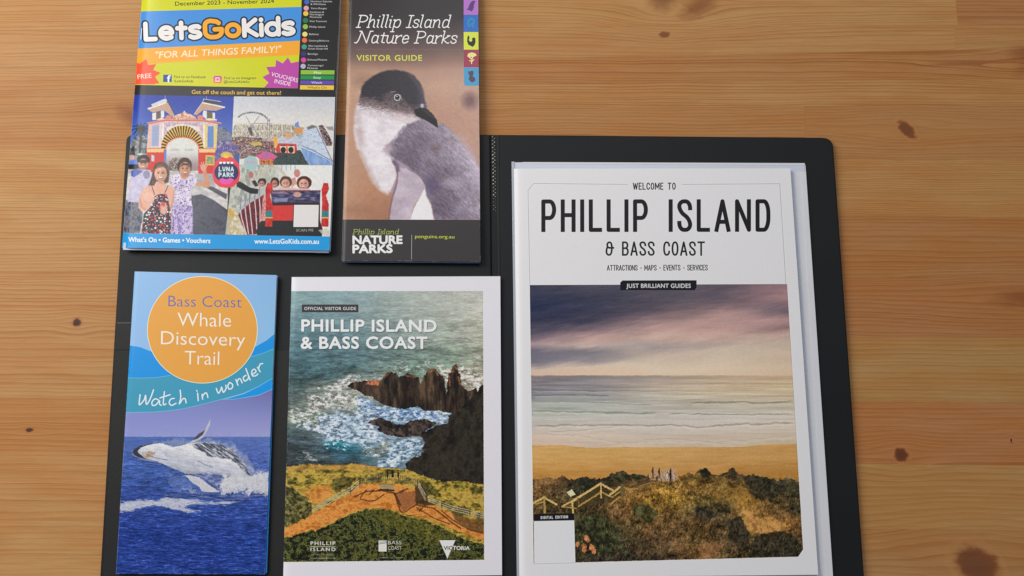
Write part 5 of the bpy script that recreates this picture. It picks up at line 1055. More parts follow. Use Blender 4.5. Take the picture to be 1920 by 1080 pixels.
    A.strokes([k([(182, 520), (200, 610), (240, 645)]), k([(548, 440), (535, 560), (500, 650)]), k([(400, 360), (440, 365)])], 2.6, (170, 112, 92), 1.4, .5)
    # girl in the pale dress
    A.poly(k([(590, 260), (700, 260), (740, 275), (790, 300), (800, 350), (770, 380), (735, 400), (728, 480), (748, 700), (748, 905), (520, 905), (540, 640), (560, 460), (550, 400), (505, 380), (510, 300)]), spots(mottled([(206, 198, 222), (226, 220, 232), (190, 178, 214)], .1, .05, s=3), [(128, 92, 150), (96, 84, 120), (176, 120, 160), (150, 120, 190)], 3.4, 1.0, 3, .55), .7)
    A.poly(k([(530, 600), (745, 600), (748, 905), (520, 905)]), spots(mottled([(170, 154, 206), (206, 192, 224), (120, 104, 180)], .22, .03, s=5), [(96, 70, 130), (120, 84, 160), (214, 196, 226)], 3.2, 1.3, 4, .6), 1.5, .8)
    A.poly(k([(785, 350), (850, 355), (880, 345), (862, 270), (845, 215), (885, 210), (905, 270), (935, 385), (915, 410), (840, 395), (775, 378)]), SK2, .7)
    A.ell(k([(862, 195)])[0], 5.6, 6.4, (214, 160, 138), .7)
    for p in ([(838, 200), (828, 168)], [(850, 190), (842, 140)], [(864, 186), (864, 134)], [(876, 190), (886, 142)], [(884, 205), (902, 172)]): A.strokes([k(p)], 1.7, (214, 160, 138), .5)
    A.ell(k([(662, 178)])[0], 13.6, 16.0, mottled([(44, 30, 32), (74, 52, 48)], .5), .8, warp=.8); A.poly(k([(610, 240), (715, 245), (700, 300), (660, 322), (620, 300)]), SK2, .7); A.face(k([(664, 210)])[0], 10.4, 13.4, (208, 150, 118))
    A.poly(k([(610, 190), (640, 145), (700, 150), (720, 200), (690, 170), (650, 168)]), (56, 38, 36), 1, .9)
    # ---- top right photograph
    A.clip = A.mask(w([(62, 78), (1428, 86), (1396, 1002), (20, 1000), (40, 560)]), f=.35)
    A.poly(w([(0, 0), (1500, 0), (1500, 1100), (-40, 1100)]), lambda x, y: mixc((198, 200, 208), (220, 216, 212), sm(y, 185, 235)), .5)
    A.poly(w([(30, 470), (100, 448), (560, 445), (870, 455), (1010, 500), (1000, 650), (20, 660)]), mottled([(120, 112, 104), (222, 212, 194), (150, 140, 128), (230, 222, 206)], .75, .5, s=4, k=1.6), .6)
    for i in range(44):
        x = 40+i*20; A.strokes([w([(x, 455), (x, 640)])], .5, (232, 224, 208), .3, .9)
        A.strokes([w([(x, 470+(i % 2)*60), (x+20, 530-(i % 2)*60)]), w([(x, 560+(i % 2)*60), (x+20, 620-(i % 2)*60)])], .5, (96, 88, 80) if i % 3 else (236, 228, 212), .3, .9)
    A.strokes([w([(40, 465), (560, 448), (870, 458)]), w([(40, 545), (860, 540)])], .9, (236, 230, 216), .3, .9)
    for i in range(10): A.strokes([w([(570+i*32, 450), (570+i*32, 620)])], .7, (150, 140, 126), .4, .7)
    A.strokes([[w([(305+258*math.cos(t), 500-208*math.sin(t))])[0] for t in np.linspace(.45, 2.35, 26)]], 3.4, mottled([(70, 74, 82), (150, 150, 156), (196, 196, 200)], .9, s=2, k=1.5), .5)
    A.strokes([w([(300, 480), (225, 345)]), w([(300, 480), (405, 340)]), w([(290, 480), (215, 625)]), w([(310, 480), (400, 625)]), w([(340, 440), (560, 445)]), w([(545, 380), (540, 640)]), w([(515, 400), (515, 640)])], 1.1, (128, 126, 132), .4, .9); A.ell(w([(305, 485)])[0], 4, 4, (150, 150, 156), .6)
    A.poly(w([(245, 500), (300, 495), (320, 610), (290, 610)]), (86, 78, 82), .8)
    A.poly(w([(875, 500), (1002, 500), (985, 570), (880, 590)]), (208, 148, 96), .6); A.poly(w([(880, 490), (890, 440), (935, 415), (942, 492)]), (112, 144, 202), .5)
    A.poly(w([(20, 630), (160, 620), (420, 640), (620, 680), (620, 850), (100, 930), (0, 900)]), mottled([(70, 54, 60), (150, 110, 100), (206, 150, 90), (110, 84, 120), (190, 176, 176), (60, 50, 66)], .42, .55, s=3, k=1.5), .8)
    rc_ = random.Random(8)
    for i in range(230):
        x = rc_.uniform(20, 620); y = rc_.uniform(640, 900); q_ = rc_.uniform(4, 13)
        A.poly(w([(x-q_, y), (x, y-q_*.6), (x+q_, y), (x+q_*.7, y+q_*.5), (x-q_*.7, y+q_*.5)]), rc_.choice([(206, 186, 170), (232, 214, 196), (176, 70, 60), (226, 172, 84), (60, 44, 60), (40, 34, 44), (96, 80, 140), (150, 96, 80), (200, 196, 206), (110, 60, 60)]), .35, .9)
    A.poly(w([(260, 700), (420, 690), (450, 730), (330, 745)]), (206, 184, 82), .8, .85); A.poly(w([(20, 725), (110, 735), (150, 800), (20, 800)]), (92, 84, 156), 1, .85); A.strokes([w([(450, 665), (590, 680)])], 1.6, (222, 206, 200), .5, .8)
    A.poly(w([(595, 840), (960, 800), (1100, 1010), (560, 1010)]), mottled([(50, 62, 62), (76, 88, 86), (44, 56, 60)], .3), .8)
    A.poly(w([(600, 640), (860, 620), (1010, 600), (1010, 760), (900, 800), (640, 720)]), mottled([(150, 170, 206), (206, 208, 220), (186, 186, 200)], .3), .8); A.poly(w([(600, 625), (650, 630), (655, 720), (600, 780)]), (230, 172, 74), .6); A.poly(w([(740, 570), (830, 575), (830, 640), (770, 650)]), (222, 166, 110), .8, .9)
    A.poly(w([(620, 790), (660, 710), (905, 720), (915, 800), (880, 850), (640, 835)]), (206, 70, 62), .6); A.poly(w([(680, 745), (770, 745), (770, 840), (690, 830)]), (232, 206, 180), .5); A.poly(w([(785, 745), (880, 745), (880, 845), (790, 840)]), (232, 206, 180), .5)
    for x in (728, 832): A.ell(w([(x, 800)])[0], 5.0, 5.6, (44, 36, 40), .6); A.strokes([w([(x-30, 742), (x+30, 742)])], 1.5, (60, 52, 58), .4)
    A.poly(w([(1010, 520), (1180, 495), (1260, 640), (1390, 940), (1400, 1010), (1080, 1010), (960, 800)]), mottled([(186, 200, 220), (210, 216, 228), (160, 178, 206)], .2, .4, s=4), .7)
    A.poly(w([(965, 765), (1100, 820), (1390, 965), (1390, 1010), (1090, 1010), (1020, 920)]), mottled([(110, 146, 202), (150, 178, 218)], .3, .1), .7); A.strokes([w([(980, 745), (1140, 810), (1390, 950)]), w([(1180, 500), (1300, 760), (1395, 960)])], 1.1, (84, 92, 120), .5)
    A.poly(w([(1200, 475), (1260, 460), (1340, 590), (1392, 700), (1385, 745), (1310, 745), (1250, 620)]), mottled([(44, 42, 48), (110, 84, 84), (170, 150, 150)], .6, s=6, k=1.3), .6); A.poly(w([(1040, 500), (1120, 460), (1190, 490), (1060, 530)]), mottled([(80, 84, 80), (130, 130, 124)], .5), 1, .9, warp=1); A.poly(w([(1300, 490), (1400, 480), (1410, 540), (1340, 530)]), (122, 120, 118), 1, .7)
    A.poly(w([(355, 885), (420, 845), (500, 815), (580, 845), (655, 890), (600, 935), (420, 935)]), (206, 96, 142), .5); A.poly(w([(470, 860), (500, 822), (530, 862), (505, 910)]), (130, 120, 200), .8, .8); A.poly(w([(400, 930), (600, 925), (590, 1005), (410, 1005)]), mottled([(200, 92, 50), (232, 152, 96), (90, 44, 40)], .5), .6)
    A.strokes([[w([(300+160*math.cos(t), 900-120*math.sin(t))])[0] for t in np.linspace(1.6, 3.4, 12)]], 1.0, (206, 206, 214), .4)
    # ---- bottom right photograph
    A.clip = A.mask(g([(735, 502), (1362, 505), (1352, 958), (683, 945), (710, 700)]), f=.35)
    A.poly(c([(-40, 40), (1200, 40), (1200, 900), (-60, 900)]), lambda x, y: mixc((176, 178, 172), (228, 228, 226), sm(x, 470, 560)), .5)
    A.poly(c([(0, 60), (500, 60), (560, 200), (380, 300), (100, 560), (-20, 600)]), mottled([(150, 154, 146), (206, 208, 200), (176, 176, 166)], .12, .06, s=2, k=1.3), 1, .9)
    A.strokes([[c([(490+140*math.cos(t), 230-150*math.sin(t))])[0] for t in np.linspace(.2, 2.9, 14)]], 5, (196, 190, 168), 1.5, .9)
    for x in (590, 640, 690, 740): A.strokes([c([(x, 60), (x, 110)])], 1.6, (150, 164, 186), .8, .8)
    A.poly(c([(0, 520), (60, 560), (180, 760), (200, 860), (-20, 860)]), mottled([(226, 222, 206), (190, 170, 120), (214, 208, 196)], .12), .8); A.ell(c([(20, 600)])[0], 5, 9, (206, 160, 78), 1, .9, rot=-.5)
    A.poly(c([(100, 620), (130, 570), (240, 480), (390, 390), (400, 560), (340, 830), (200, 840), (150, 740)]), mottled([(84, 30, 44), (126, 50, 64)], .2), .7)
    for x0, x1 in ((125, 190), (175, 215), (225, 262), (285, 312), (335, 345)): A.strokes([c([(x0, 560-(x0-125)*.7), (x0+12, 650-(x0-125)*.5), (x1, 830)])], 1.8, (226, 214, 212), .5); A.strokes([c([(x0+6, 430-(x0-125)*.6), (x0, 560-(x0-125)*.7)])], 1.6, (120, 130, 160), .5)
    A.poly(c([(380, 400), (420, 420), (410, 760), (340, 760), (360, 600)]), mottled([(206, 96, 92), (222, 196, 190)], .5), .8, .9)
    A.poly(c([(80, 245), (120, 240), (230, 310), (330, 330), (320, 380), (240, 378), (150, 335), (85, 300)]), (40, 42, 46), .7); A.poly(c([(250, 240), (290, 225), (330, 290), (290, 300)]), (70, 40, 50), .8); A.ell(c([(245, 170)])[0], 4.2, 6.2, (186, 110, 110), .8); A.ell(c([(762, 150)])[0], 5.6, 7.5, (196, 130, 124), .8, warp=1); A.poly(c([(700, 210), (740, 190), (760, 260), (700, 310)]), (206, 150, 136), .8)
    for (x, y, rx, ry, hc, fc) in ((370, 255, 8, 7, (52, 46, 46), (196, 140, 126)), (515, 258, 8, 9, (66, 46, 42), (196, 130, 118)), (638, 255, 11.5, 11, (92, 62, 50), (222, 168, 148)), (842, 262, 14, 12.5, (84, 44, 38), (226, 172, 156))):
        A.ell(c([(x, y-8)])[0], rx, ry, hc, .8, warp=1); A.face(c([(x-6, y+10)])[0], rx*.66, ry*.78, fc, 0, 0)
    A.poly(c([(570, 310), (700, 310), (760, 320), (900, 320), (920, 345), (540, 345)]), (222, 180, 166), .8, .9)
    A.poly(c([(465, 345), (1025, 345), (1020, 480), (480, 480)]), mottled([(46, 46, 78), (70, 66, 100), (120, 116, 150)], .1, .4, s=3), .6); A.poly(c([(510, 430), (660, 425), (650, 470), (500, 470)]), (150, 150, 196), .8, .8); A.poly(c([(480, 355), (640, 358), (680, 385), (480, 380)]), (190, 150, 170), .8, .6); A.strokes([c([(460, 343), (1025, 345)])], 1.5, (120, 60, 80), .4); A.ell(c([(765, 390)])[0], 8, 5, (214, 160, 148), .8, .9)
    A.poly(c([(350, 690), (480, 670), (1020, 680), (1050, 780), (1040, 862), (320, 862), (300, 800)]), (44, 46, 48), .6); A.poly(c([(478, 478), (1020, 478), (1020, 690), (478, 690)]), (58, 40, 44), .5)
    A.poly(c([(480, 512), (722, 508), (715, 682), (480, 682)]), (210, 62, 60), .6)
    for x in (0, 632):
        A.poly(c([(405+x, 330), (430+x, 258), (480+x, 262), (488+x, 330), (455+x, 400), (487+x, 500), (483+x, 750), (402+x, 750), (412+x, 480)]), mottled([(176, 40, 44), (214, 66, 60)], .3), .6)
        A.poly(c([(410+x, 572), (484+x, 572), (482+x, 640), (408+x, 640)]), (48, 130, 140), .4); A.strokes([c([(408+x, 649), (482+x, 649)])], 2, (222, 196, 90), .4)
    A.poly(c([(1000, 790), (1090, 770), (1130, 800), (1130, 855), (1060, 850)]), (206, 200, 186), .8, .8)
    A.poly(c([(730, 506), (1005, 506), (998, 752), (722, 752)]), (226, 222, 222), .4)
    A.text('SCAN ME', *c([(752, 806), (948, 804)]), 4.8, (206, 200, 196), .0)
    A.clip = None; A.soften(A.mask(g([(60, 60), (115, 62), (738, 74), (1370, 87), (1350, 954), (683, 942), (-20, 936)]), f=.35), 1)
    A.grit(A.mask(g([(60, 58), (115, 60), (738, 72), (1375, 85), (1352, 958), (683, 945), (-20, 940)]), f=.35), .34, .7, .055, 1.3, 5)
    A.poly(c([(730, 506), (1005, 506), (998, 752), (722, 752)]), (226, 222, 222), .4)
    A.clip = None
    # round teal badge, park badge
    A.ell(w([(290, 975)])[0], 13.2, 13.2, (158, 192, 194), .5); A.text('FUN', *w([(235, 990), (350, 990)]), 5.0, (224, 130, 176), .02)
    for t in np.linspace(.35, math.pi-.35, 15):
        p = g([(690, 470)])[0]; A.strokes([[(p[0]+9*math.cos(t), p[1]-8*math.sin(t)), (p[0]+25*math.cos(t), p[1]-25*math.sin(t))]], 1.2, (70, 64, 150), .4)
        A.strokes([[p, (p[0]+14*math.cos(t), p[1]-14*math.sin(t))]], 1.6, (240, 196, 60), .4)
    A.poly(g([(625, 470), (650, 430), (665, 470), (655, 500), (610, 560)]), (60, 110, 150), .6); A.poly(g([(735, 440), (775, 430), (770, 520), (740, 490)]), (60, 90, 150), .6)
    A.poly(g([(600, 560), (612, 500), (640, 465), (665, 452), (690, 462), (715, 452), (742, 465), (770, 500), (778, 560), (768, 610), (735, 642), (690, 650), (645, 642), (612, 612)]), (226, 64, 78), .5)
    A.ell(g([(691, 552)])[0], 22.6, 19.6, (40, 42, 92), .5); A.poly(g([(640, 598), (665, 588), (690, 596), (715, 586), (742, 598), (715, 622), (690, 628), (662, 622)]), (226, 84, 176), .5)
    for x in (655, 678, 702, 726): A.poly(g([(x-10, 484), (x+9, 484), (x+7, 497), (x-8, 497)]), (240, 238, 240), .4)
    A.stext(COND, 'LUNA', *g([(642, 545), (738, 545)]), 9.0, 1.9, (196, 226, 236), gap=.75, ux=1.0); A.stext(COND, 'PARK', *g([(640, 581), (737, 581)]), 9.0, 1.9, (196, 226, 236), gap=.75)
    # foot band
    A.poly(g([(-40, 934), (30, 936), (1360, 957), (1360, 1060), (-40, 1060)]), (22, 154, 222), .4)
    A.text("What's On \u2022 Games \u2022 Vouchers", *g([(70, 990), (588, 998)]), 8.6, (232, 240, 246), .03); A.text('www.LetsGoKids.com.au', *g([(868, 1001), (1275, 1003)]), 8.6, (232, 240, 246), .03)
    # spine: cover colours wrap round the fold, paper cracks
    A.strokes([a0([(205, 240), (198, 330)])], 1.3, (236, 236, 240), .5)
    return A.image('family_guide_print', .98)

# ------------------------------------------------------------------ printed covers and booklets
def cover_material(name, im, rough=.32, coat=.3, crough=.12, spec=.25):
    m, t, b = new_mat(name)
    n = t.nodes.new('ShaderNodeTexImage'); n.image = im; n.interpolation = 'Linear'; n.extension = 'EXTEND'
    t.links.new(n.outputs['Color'], b.inputs['Base Color'])
    b.inputs['Roughness'].default_value = rough; b.inputs['Coat Weight'].default_value = coat
    b.inputs['Coat Roughness'].default_value = crough; b.inputs['Specular IOR Level'].default_value = spec
    tc = t.nodes.new('ShaderNodeTexCoord'); nz = t.nodes.new('ShaderNodeTexNoise'); nz.inputs['Scale'].default_value = 14; nz.inputs['Detail'].default_value = 3
    t.links.new(tc.outputs['Object'], nz.inputs['Vector'])
    bp = t.nodes.new('ShaderNodeBump'); bp.inputs['Strength'].default_value = .25; bp.inputs['Distance'].default_value = .0012
    t.links.new(nz.outputs['Fac'], bp.inputs['Height']); t.links.new(bp.outputs[0], b.inputs['Normal'])
    return m
PAPER = simple('paper_edges', lin(214, 213, 218, .95), .7, .3, var=.06, vscale=900)

def booklet(root, quad, wmm, hmm, z0, z1, t, mat, regions, cuts_u=(), cuts_v=(), spine=1.6, spine_drop=.55, curl=None, edge=PAPER, back=None):
    """quad: photo places of the cover's corners (TL, TR, BR, BL). The cover lies at z0 (top end) .. z1 (bottom end) + thickness t, all in mm."""
    H = homog([(0, 0), (wmm, 0), (wmm, hmm), (0, hmm)], quad)
    def zt(u, v):
        z = z0+(z1-z0)*v/hmm+t
        z -= t*spine_drop*math.exp(-(u/spine)**1.3)
        if curl: z += curl(u/wmm, v/hmm)
        return z
    def pt(u, v, dz=0):
        px, py = happ(H, u, v); return P(px, py, zt(u, v)+dz)
    us = sorted(set([0, .3, .7, 1.2, 2, 3, 4.5, 6.5, 9]+[round(x, 2) for x in np.arange(14, wmm, 8)]+[wmm]+list(cuts_u)))
    vs = sorted(set([0]+[round(x, 2) for x in np.arange(8, hmm, 8)]+[hmm]+list(cuts_v)))
    used = set()
    for (name, rects) in regions+[('cover', [(0, 0, wmm, hmm)])]:
        V = []; Fc = []; uv = []; idx = {}
        def vid(i, j):
            if (i, j) not in idx:
                idx[(i, j)] = len(V); V.append(pt(us[i], vs[j])); uv.append((us[i]/wmm, 1-vs[j]/hmm))
            return idx[(i, j)]
        for i in range(len(us)-1):
            for j in range(len(vs)-1):
                if (i, j) in used: continue
                cu, cv = (us[i]+us[i+1])/2, (vs[j]+vs[j+1])/2
                if any(a < cu < c and b < cv < d for a, b, c, d in rects):
                    used.add((i, j)); Fc.append((vid(i, j), vid(i, j+1), vid(i+1, j+1), vid(i+1, j)))
        if Fc: mesh(name, V, Fc, mat, root, smooth=True, uvs=uv)
    # thin cover edge all round, then inner pages, then the back cover
    per = [(u, 0) for u in us]+[(wmm, v) for v in vs[1:]]+[(u, hmm) for u in us[::-1][1:]]+[(0, v) for v in vs[::-1][1:-1]]
    def band(name, za, zb, ins, mat_, jit=0, sd=0, cap=False, sx=0, sy=0):
        r = random.Random(sd); V = []; n = len(per)
        for fr in (za, zb):
            for (u, v) in per:
                u2 = min(max(u, ins), wmm-ins)+sx; v2 = min(max(v, ins), hmm-ins)+sy
                top = zt(u, v); base = z0+(z1-z0)*v/hmm
                p = happ(H, u2, v2); z = base+(top-base)*fr
                q = P(*happ(H, u2, v2), zt(u, v)); 
                V.append((q[0], q[1], z/1000))
        Fc = [(i, (i+1) % n, n+(i+1) % n, n+i) for i in range(n)]
        if cap: Fc.append(tuple(range(n, 2*n)))
        return mesh(name, V, Fc, mat_, root)
    nl = 4
    band('cover_edge', .93, .995, .0, edge)
    for i in range(nl):
        a = .06+i*(.86/nl); band('page', a+.02, a+.86/nl-.01, [.55, .35, .7, .42][i % 4], edge, sd=i)
    band('back_cover', .0, .05, .1, back or edge, cap=True)
    return H

def mm_uv(quad, wmm, hmm, px, py):
    u, v = happ(homog(quad, [(0, 0), (wmm, 0), (wmm, hmm), (0, hmm)]), px, py); return float(u), float(v)
G_PAPER = 0.98

# ------------------------------------------------------------------ the black folder
vinyl = simple('black_vinyl', (.0052, .0066, .0086, 1), .55, .3, bump=.35, bscale=1500, var=.45, vscale=14)
vinyl2 = simple('black_vinyl_pocket', (.0120, .0124, .0124, 1), .55, .3, bump=.4, bscale=1300, var=.25, vscale=35)
folder = thing('folder', 'open black vinyl folder lying flat on the pine table under all the brochures', 'folder')
ZF = 4.0
lp = [mm(236.5, 252.5, ZF), mm(919.5, 252, ZF), mm(927.5, 1128, ZF), mm(184, 1128, ZF)]
rp = [mm(934, 252, ZF), mm(1562, 257.5, ZF), mm(1624.5, 1128, ZF), mm(942, 1128, ZF)]
slab('left_panel', rounded(lp, [5, 0, 0, 5]), .3, ZF, 1.3, vinyl, folder)
slab('right_panel', rounded(rp, [0, 8, 8, 0]), .3, ZF, 1.3, vinyl, folder)
slab('spine', [mm(919.5, 253.5, 2), mm(934, 253.5, 2), mm(942, 1127, 2), mm(927.5, 1127, 2)], .3, 2.75, .3, vinyl, folder)
# raised seam lip beside the spine and its stitches
slab('seam_lip', [mm(931, 254, 3.2), mm(936.5, 254, 3.2), mm(944, 1127, 3.2), mm(938.5, 1127, 3.2)], 2.3, 4.35, .5, vinyl2, folder)
thread = simple('waxed_thread', (.8, .76, .62, 1), .4, .5)
slab('pocket_flap', [mm(219, 606, ZF), mm(300, 605, ZF), mm(300, 656, ZF), mm(216, 656, ZF)], ZF+.02, ZF+.35, .15, vinyl2, folder, label='upper strip of the inside pocket')
slab('pocket', [mm(216.5, 657.4, ZF), mm(545, 657, ZF), mm(545, 1127, ZF), mm(190.5, 1127, ZF)], ZF+.02, ZF+.55, .25, vinyl2, folder)
slab('pocket_binding', [mm(219.2, 604.6, ZF), mm(300, 603.6, ZF), mm(300, 606, ZF), mm(219.2, 606.8, ZF)], ZF+.02, ZF+.42, .1, simple('binding', (.05, .048, .045, 1), .5), folder)
sv, sf = [], []
sr = random.Random(2)
st_proto = None
for i in range(21):
    py = 255.5+i*6.8
    for s in (0, 1):
        x = 923.6+(py-255)*.016+s*3.6; y = py+s*3.2
        a = P(x, y, 3.95); dx, dy = sr.uniform(.00028, .0004), sr.uniform(-.0003, -.0001)
        L, Wd = .0005, .00034
        vs = [(-L, -Wd, 0), (L, -Wd*.6, 0), (L, Wd, 0), (-L, Wd*.6, 0), (-L*.7, -Wd*.4, .0003), (L*.7, -Wd*.4, .0003), (L*.7, Wd*.4, .0003), (-L*.7, Wd*.4, .0003)]
        if st_proto is None:
            o = mesh('stitch', vs, [(0, 1, 5, 4), (1, 2, 6, 5), (2, 3, 7, 6), (3, 0, 4, 7), (4, 5, 6, 7)], thread, folder); st_proto = o
        else:
            o = bpy.data.objects.new('stitch', st_proto.data); link(o, folder)
        o.location = (a[0], a[1], .0028); o.rotation_euler = (0, 0, sr.uniform(-.9, -.5) if s else sr.uniform(.3, .8)); o.scale = (sr.uniform(.75, 1.35)*(1 if i < 17 else .55)*(.7 if s else 1),)*3

# ------------------------------------------------------------------ clear sleeves under the magazine
def sleeve_mat(name, c, rough):
    return simple(name, c, rough, .5, bump=.15, bscale=60, coat=.35, var=.05, vscale=25)
sl_blue = sleeve_mat('sleeve_blue', lin(205, 211, 228), .3); sl_white = sleeve_mat('sleeve_white', lin(218, 219, 226), .35); sl_grey = sleeve_mat('sleeve_grey', lin(176, 180, 192), .25)
sl = thing('plastic_sleeve', 'pack of clear plastic pockets on the right half of the folder, under the white magazine', 'plastic sleeve')
z = ZF+.05
slab('sheet', [mm(960.5, 304.5, z), mm(1508.5, 306.5, z), mm(1563.5, 1122, z), mm(972, 1122, z)], z, z+.5, .1, sl_grey, sl)
slab('sheet', [mm(959.6, 307, z), mm(1509.5, 309, z), mm(1562, 1121, z), mm(970, 1121, z)], z+.52, z+.9, .1, sl_white, sl)
slab('sheet', [mm(962.0, 305.5, z), mm(1506.5, 307.5, z), mm(1556, 1119, z), mm(974, 1119, z)], z+.92, z+1.2, .1, sl_blue, sl)
slab('welded_edge', [mm(1490, 322, z+1.3), mm(1506.8, 322, z+1.3), mm(1561, 1118, z+1.3), mm(1538, 1068, z+1.3)], z+1.22, z+1.42, .08, sl_white, sl)
slab('welded_edge', [mm(1500.5, 323, z), mm(1510, 323, z), mm(1563, 1118, z), mm(1549, 1118, z)], z+1.44, z+1.6, .07, sl_white, sl)
slab('welded_edge', [mm(980, 304.8, z), mm(1507.5, 306.8, z), mm(1508.2, 311, z), mm(978, 308, z)], z+1.22, z+1.36, .06, sl_white, sl)
slab('pocket_spine', [mm(959.2, 304.2, z), mm(964.8, 304.2, z), mm(977, 1120, z), mm(969.5, 1120, z)], z+1.22, z+1.6, .15, sl_grey, sl)

# ------------------------------------------------------------------ magazine (right)
zA = ZF+1.75
qA = [(963.6, 316.2), (1481.8, 315.6), (1534.2, 1077.5), (973.8, 1083.5)]
t_ = thing('magazine', 'large white welcome magazine with a sunset beach cover, lying on the plastic sleeves', 'magazine')
f = lambda x, y: mm_uv(qA, 207, 300, x, y)
u0, v0 = f(993.4, 534.2); u1, v1 = f(1505.6, 1050); ub, vb = f(1163, 525.8); uc, vc = f(1306, 544)
im = art_a4(qA)
mA = cover_material('magazine_print', im, .45, .05, .2)
_, vt0 = f(1015, 368); _, vt1 = f(1015, 440); ut0, _ = f(1008, 400); ut1, _ = f(1452, 400); _, vq0 = f(1002, 963); uq1, vq1 = f(1079, 1057)
booklet(t_, qA, 207, 300, zA, zA, 2.6, mA, [('badge', [(ub, vb, uc, vc)]), ('edition_tab', [(u0, vq0, uq1, vq1)]), ('cover_photo', [(u0, v0, u1, v1)]), ('title', [(ut0, vt0, ut1, vt1)])], (u0, u1, ub, uc, ut0, ut1, uq1), (v0, v1, vb, vc, vt0, vt1, vq0, vq1), spine=1.8, spine_drop=.6)

# ------------------------------------------------------------------ A5 coast guide
qB = [(547, 519.5), (938, 518), (941.2, 1078.5), (531, 1082.5)]
t_ = thing('booklet', 'white bordered visitor guide with a rocky coast cover, between the whale leaflet and the magazine', 'booklet', 'visitor brochures laid out on the folder')
f = lambda x, y: mm_uv(qB, 148, 210, x, y)
im = art_a5(qB); mB = cover_material('coast_guide_print', im, .42, .08, .2)
u1, v0 = f(905.6, 545.8); _, v1 = f(907, 1050); ua, va = f(566, 571); ub, vb = f(672, 585.6); _, vt0 = f(565, 594); ut1, vt1 = f(822, 660)
booklet(t_, qB, 148, 210, ZF+.05, ZF+.6, 2.0, mB, [('guide_tab', [(ua, va, ub, vb)]), ('title', [(ua, vt0, ut1, vt1)]), ('cover_photo', [(0, v0, u1, v1)])], (u1, ua, ub, ut1), (v0, v1, va, vb, vt0, vt1), spine=1.5,
        curl=lambda a, b: .9*max(0, a-.75)**2*8*(1-b)**3+.5*(1-b)**8)

# ------------------------------------------------------------------ whale leaflet (a small pile of the same leaflet)
qW = [(252.5, 509), (518.8, 515.8), (496.5, 1077), (217.3, 1076)]
t_ = thing('leaflet', 'whale trail leaflet, orange disc above a breaching whale, at lower left of the folder', 'leaflet', 'visitor brochures laid out on the folder')
f = lambda x, y: mm_uv(qW, 99, 210, x, y)
im = art_whale(qW); mW = cover_material('whale_leaflet_print', im, .4, .1, .18)
_, vr = f(300, 706); _, vp = f(300, 773); uc0, vc0 = f(277, 520); uc1, vc1 = f(482, 717)
blue_leaf = simple('blue_leaf', lin(20, 128, 205), .5)
booklet(t_, qW, 99, 210, ZF+.6, ZF+.6, 3.0, mW, [('ribbon', [(0, vr, 99, vp)]), ('cover_photo', [(0, vp, 99, 210)]), ('title_disc', [(uc0, vc0, uc1, vr)])], (uc0, uc1), (vr, vp, vc0), spine=.8, spine_drop=.25,
        edge=simple('leaflet_edges', lin(170, 196, 224), .6, var=.1, vscale=700), curl=lambda a, b: .7*(1-b)**6*a)
slab('inner_leaf', [mm(505, 720, ZF+2.6), mm(513, 720, ZF+2.6), mm(500.5, 1074, ZF+2.6), mm(495, 1078, ZF+2.6), mm(480, 1077, ZF+2.6)], ZF+2.3, ZF+2.7, .05, blue_leaf, t_)

# ------------------------------------------------------------------ penguin leaflet
qP = [(656.6, -52), (896.0, -52), (900.8, 490.8), (640.6, 488.6)]
t_ = thing('leaflet', 'penguin leaflet with dark header and coloured icon squares, hanging over the top folder edge', 'leaflet', 'visitor brochures laid out on the folder')
f = lambda x, y: mm_uv(qP, 99, 210, x, y)
im = art_penguin(qP); mP = cover_material('penguin_leaflet_print', im, .4, .12, .15)
_, vf = f(650, 412); ui, vi = f(869.5, 161); _, vt1 = f(700, 84); ut0, vt0 = f(666, 24); ut1, _ = f(858, 60)
icon_cuts = [f(869.5, y)[1] for y in (27.8, 59.8, 93.1, 126.2)]
regs = [('footer_band', [(0, vf, 99, 210)])]; pv = 0
for cv in icon_cuts+[vi]: regs.append(('icon_square', [(ui, pv, 99, cv)])); pv = cv
regs += [('title', [(ut0, vt0, ut1, vt1)]), ('cover_photo', [(0, vt1, 99, vf)])]
booklet(t_, qP, 99, 210, 2.0, ZF+1.6, 4.0, mP, regs, (ui, ut0, ut1), [vf, vi, vt0, vt1]+icon_cuts, spine=.9, spine_drop=.25, edge=simple('leaflet_page_edges', lin(150, 158, 182), .6, var=.15, vscale=900), back=simple('leaflet_back', lin(60, 84, 130), .5))

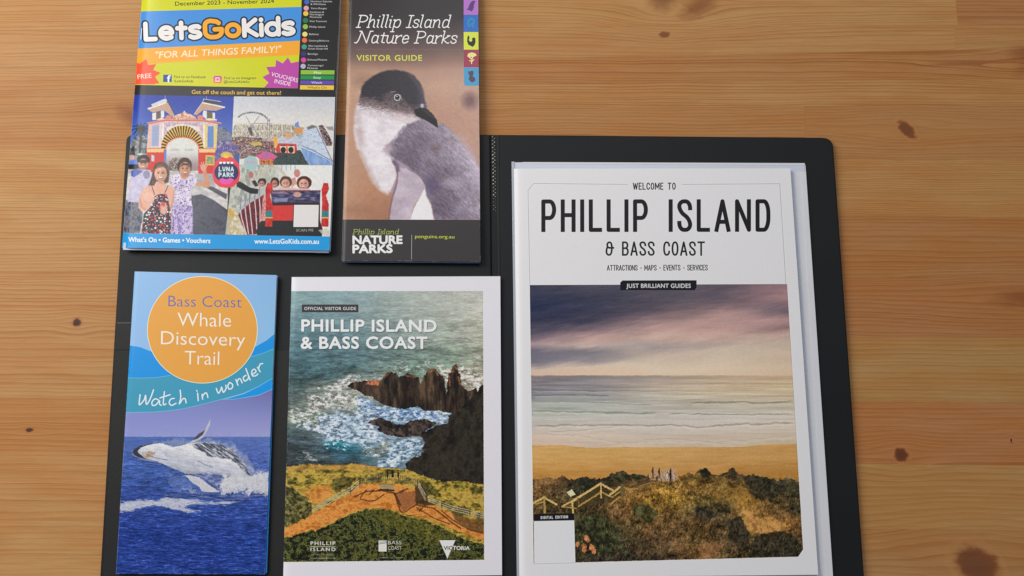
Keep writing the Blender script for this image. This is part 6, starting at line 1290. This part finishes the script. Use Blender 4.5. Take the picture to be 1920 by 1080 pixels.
slab('inner_leaf', [mm(641.5, 480, 8), mm(900.2, 482, 8), mm(899.3, 493.4, 8), mm(643, 491.6, 8)], 7.4, 8.0, .1, simple('leaflet_inner', lin(92, 108, 150), .5, var=.3, vscale=120), t_)
# ------------------------------------------------------------------ family guide
qL = [(271.5, -66), (639.8, -63), (617.6, 469.6), (228.6, 464.6)]
t_ = thing('booklet', 'family guide with yellow and blue header, at upper left across the folder edge', 'booklet', 'visitor brochures laid out on the folder')
f = lambda x, y: mm_uv(qL, 148, 210, x, y)
im = art_family(qL); mL = cover_material('family_guide_print', im, .42, .12, .10)
_, vh = f(400, 162); uh, _ = f(562, 80); _, vg = f(400, 180); us_, _ = f(436, 250); _, vs_ = f(520, 309.5); _, vf = f(400, 439.5); _, vb0 = f(400, 17); _, vb1 = f(400, 84)
uu0, vv0 = f(548, 383); uu1, vv1 = f(600, 428)
us_2, _ = f(424, 400)
booklet(t_, qL, 148, 210, 1.0, ZF+1.8, 5.0, mL, [('footer_band', [(0, vf, 148, 210)]), ('title', [(0, vb0, uh, vb1)]), ('header_panel', [(0, 0, uh, vh)]), ('region_list', [(uh, 0, 148, vh)]), ('tagline_band', [(0, vh, 148, vg)]),
    ('cover_photo', [(0, vg, us_, vf)]), ('cover_photo', [(us_, vg, 148, vs_)]), ('code_panel', [(uu0, vv0, uu1, vv1)]), ('cover_photo', [(us_, vs_, 148, vf)])], (uh, us_, uu0, uu1), (vh, vg, vs_, vf, vb0, vb1, vv0, vv1), spine=3.2, spine_drop=.75,
    edge=simple('guide_page_edges', lin(206, 210, 224), .6, var=.1, vscale=900))

slab('inner_leaf', [mm(231.5, 455, 9), mm(616.5, 460, 9), mm(616.3, 473.6, 9), mm(230.5, 468.4, 9)], 8.2, 9.0, .1, simple('guide_inner_pages', lin(206, 208, 226), .6, var=.08, vscale=900), t_)
slab('inner_leaf', [mm(592, 464, 8), mm(617.8, 464, 8), mm(617.5, 475.0, 8), mm(592, 474.6, 8)], 7.6, 8.05, .1, simple('insert_card', lin(96, 116, 150), .5), t_)
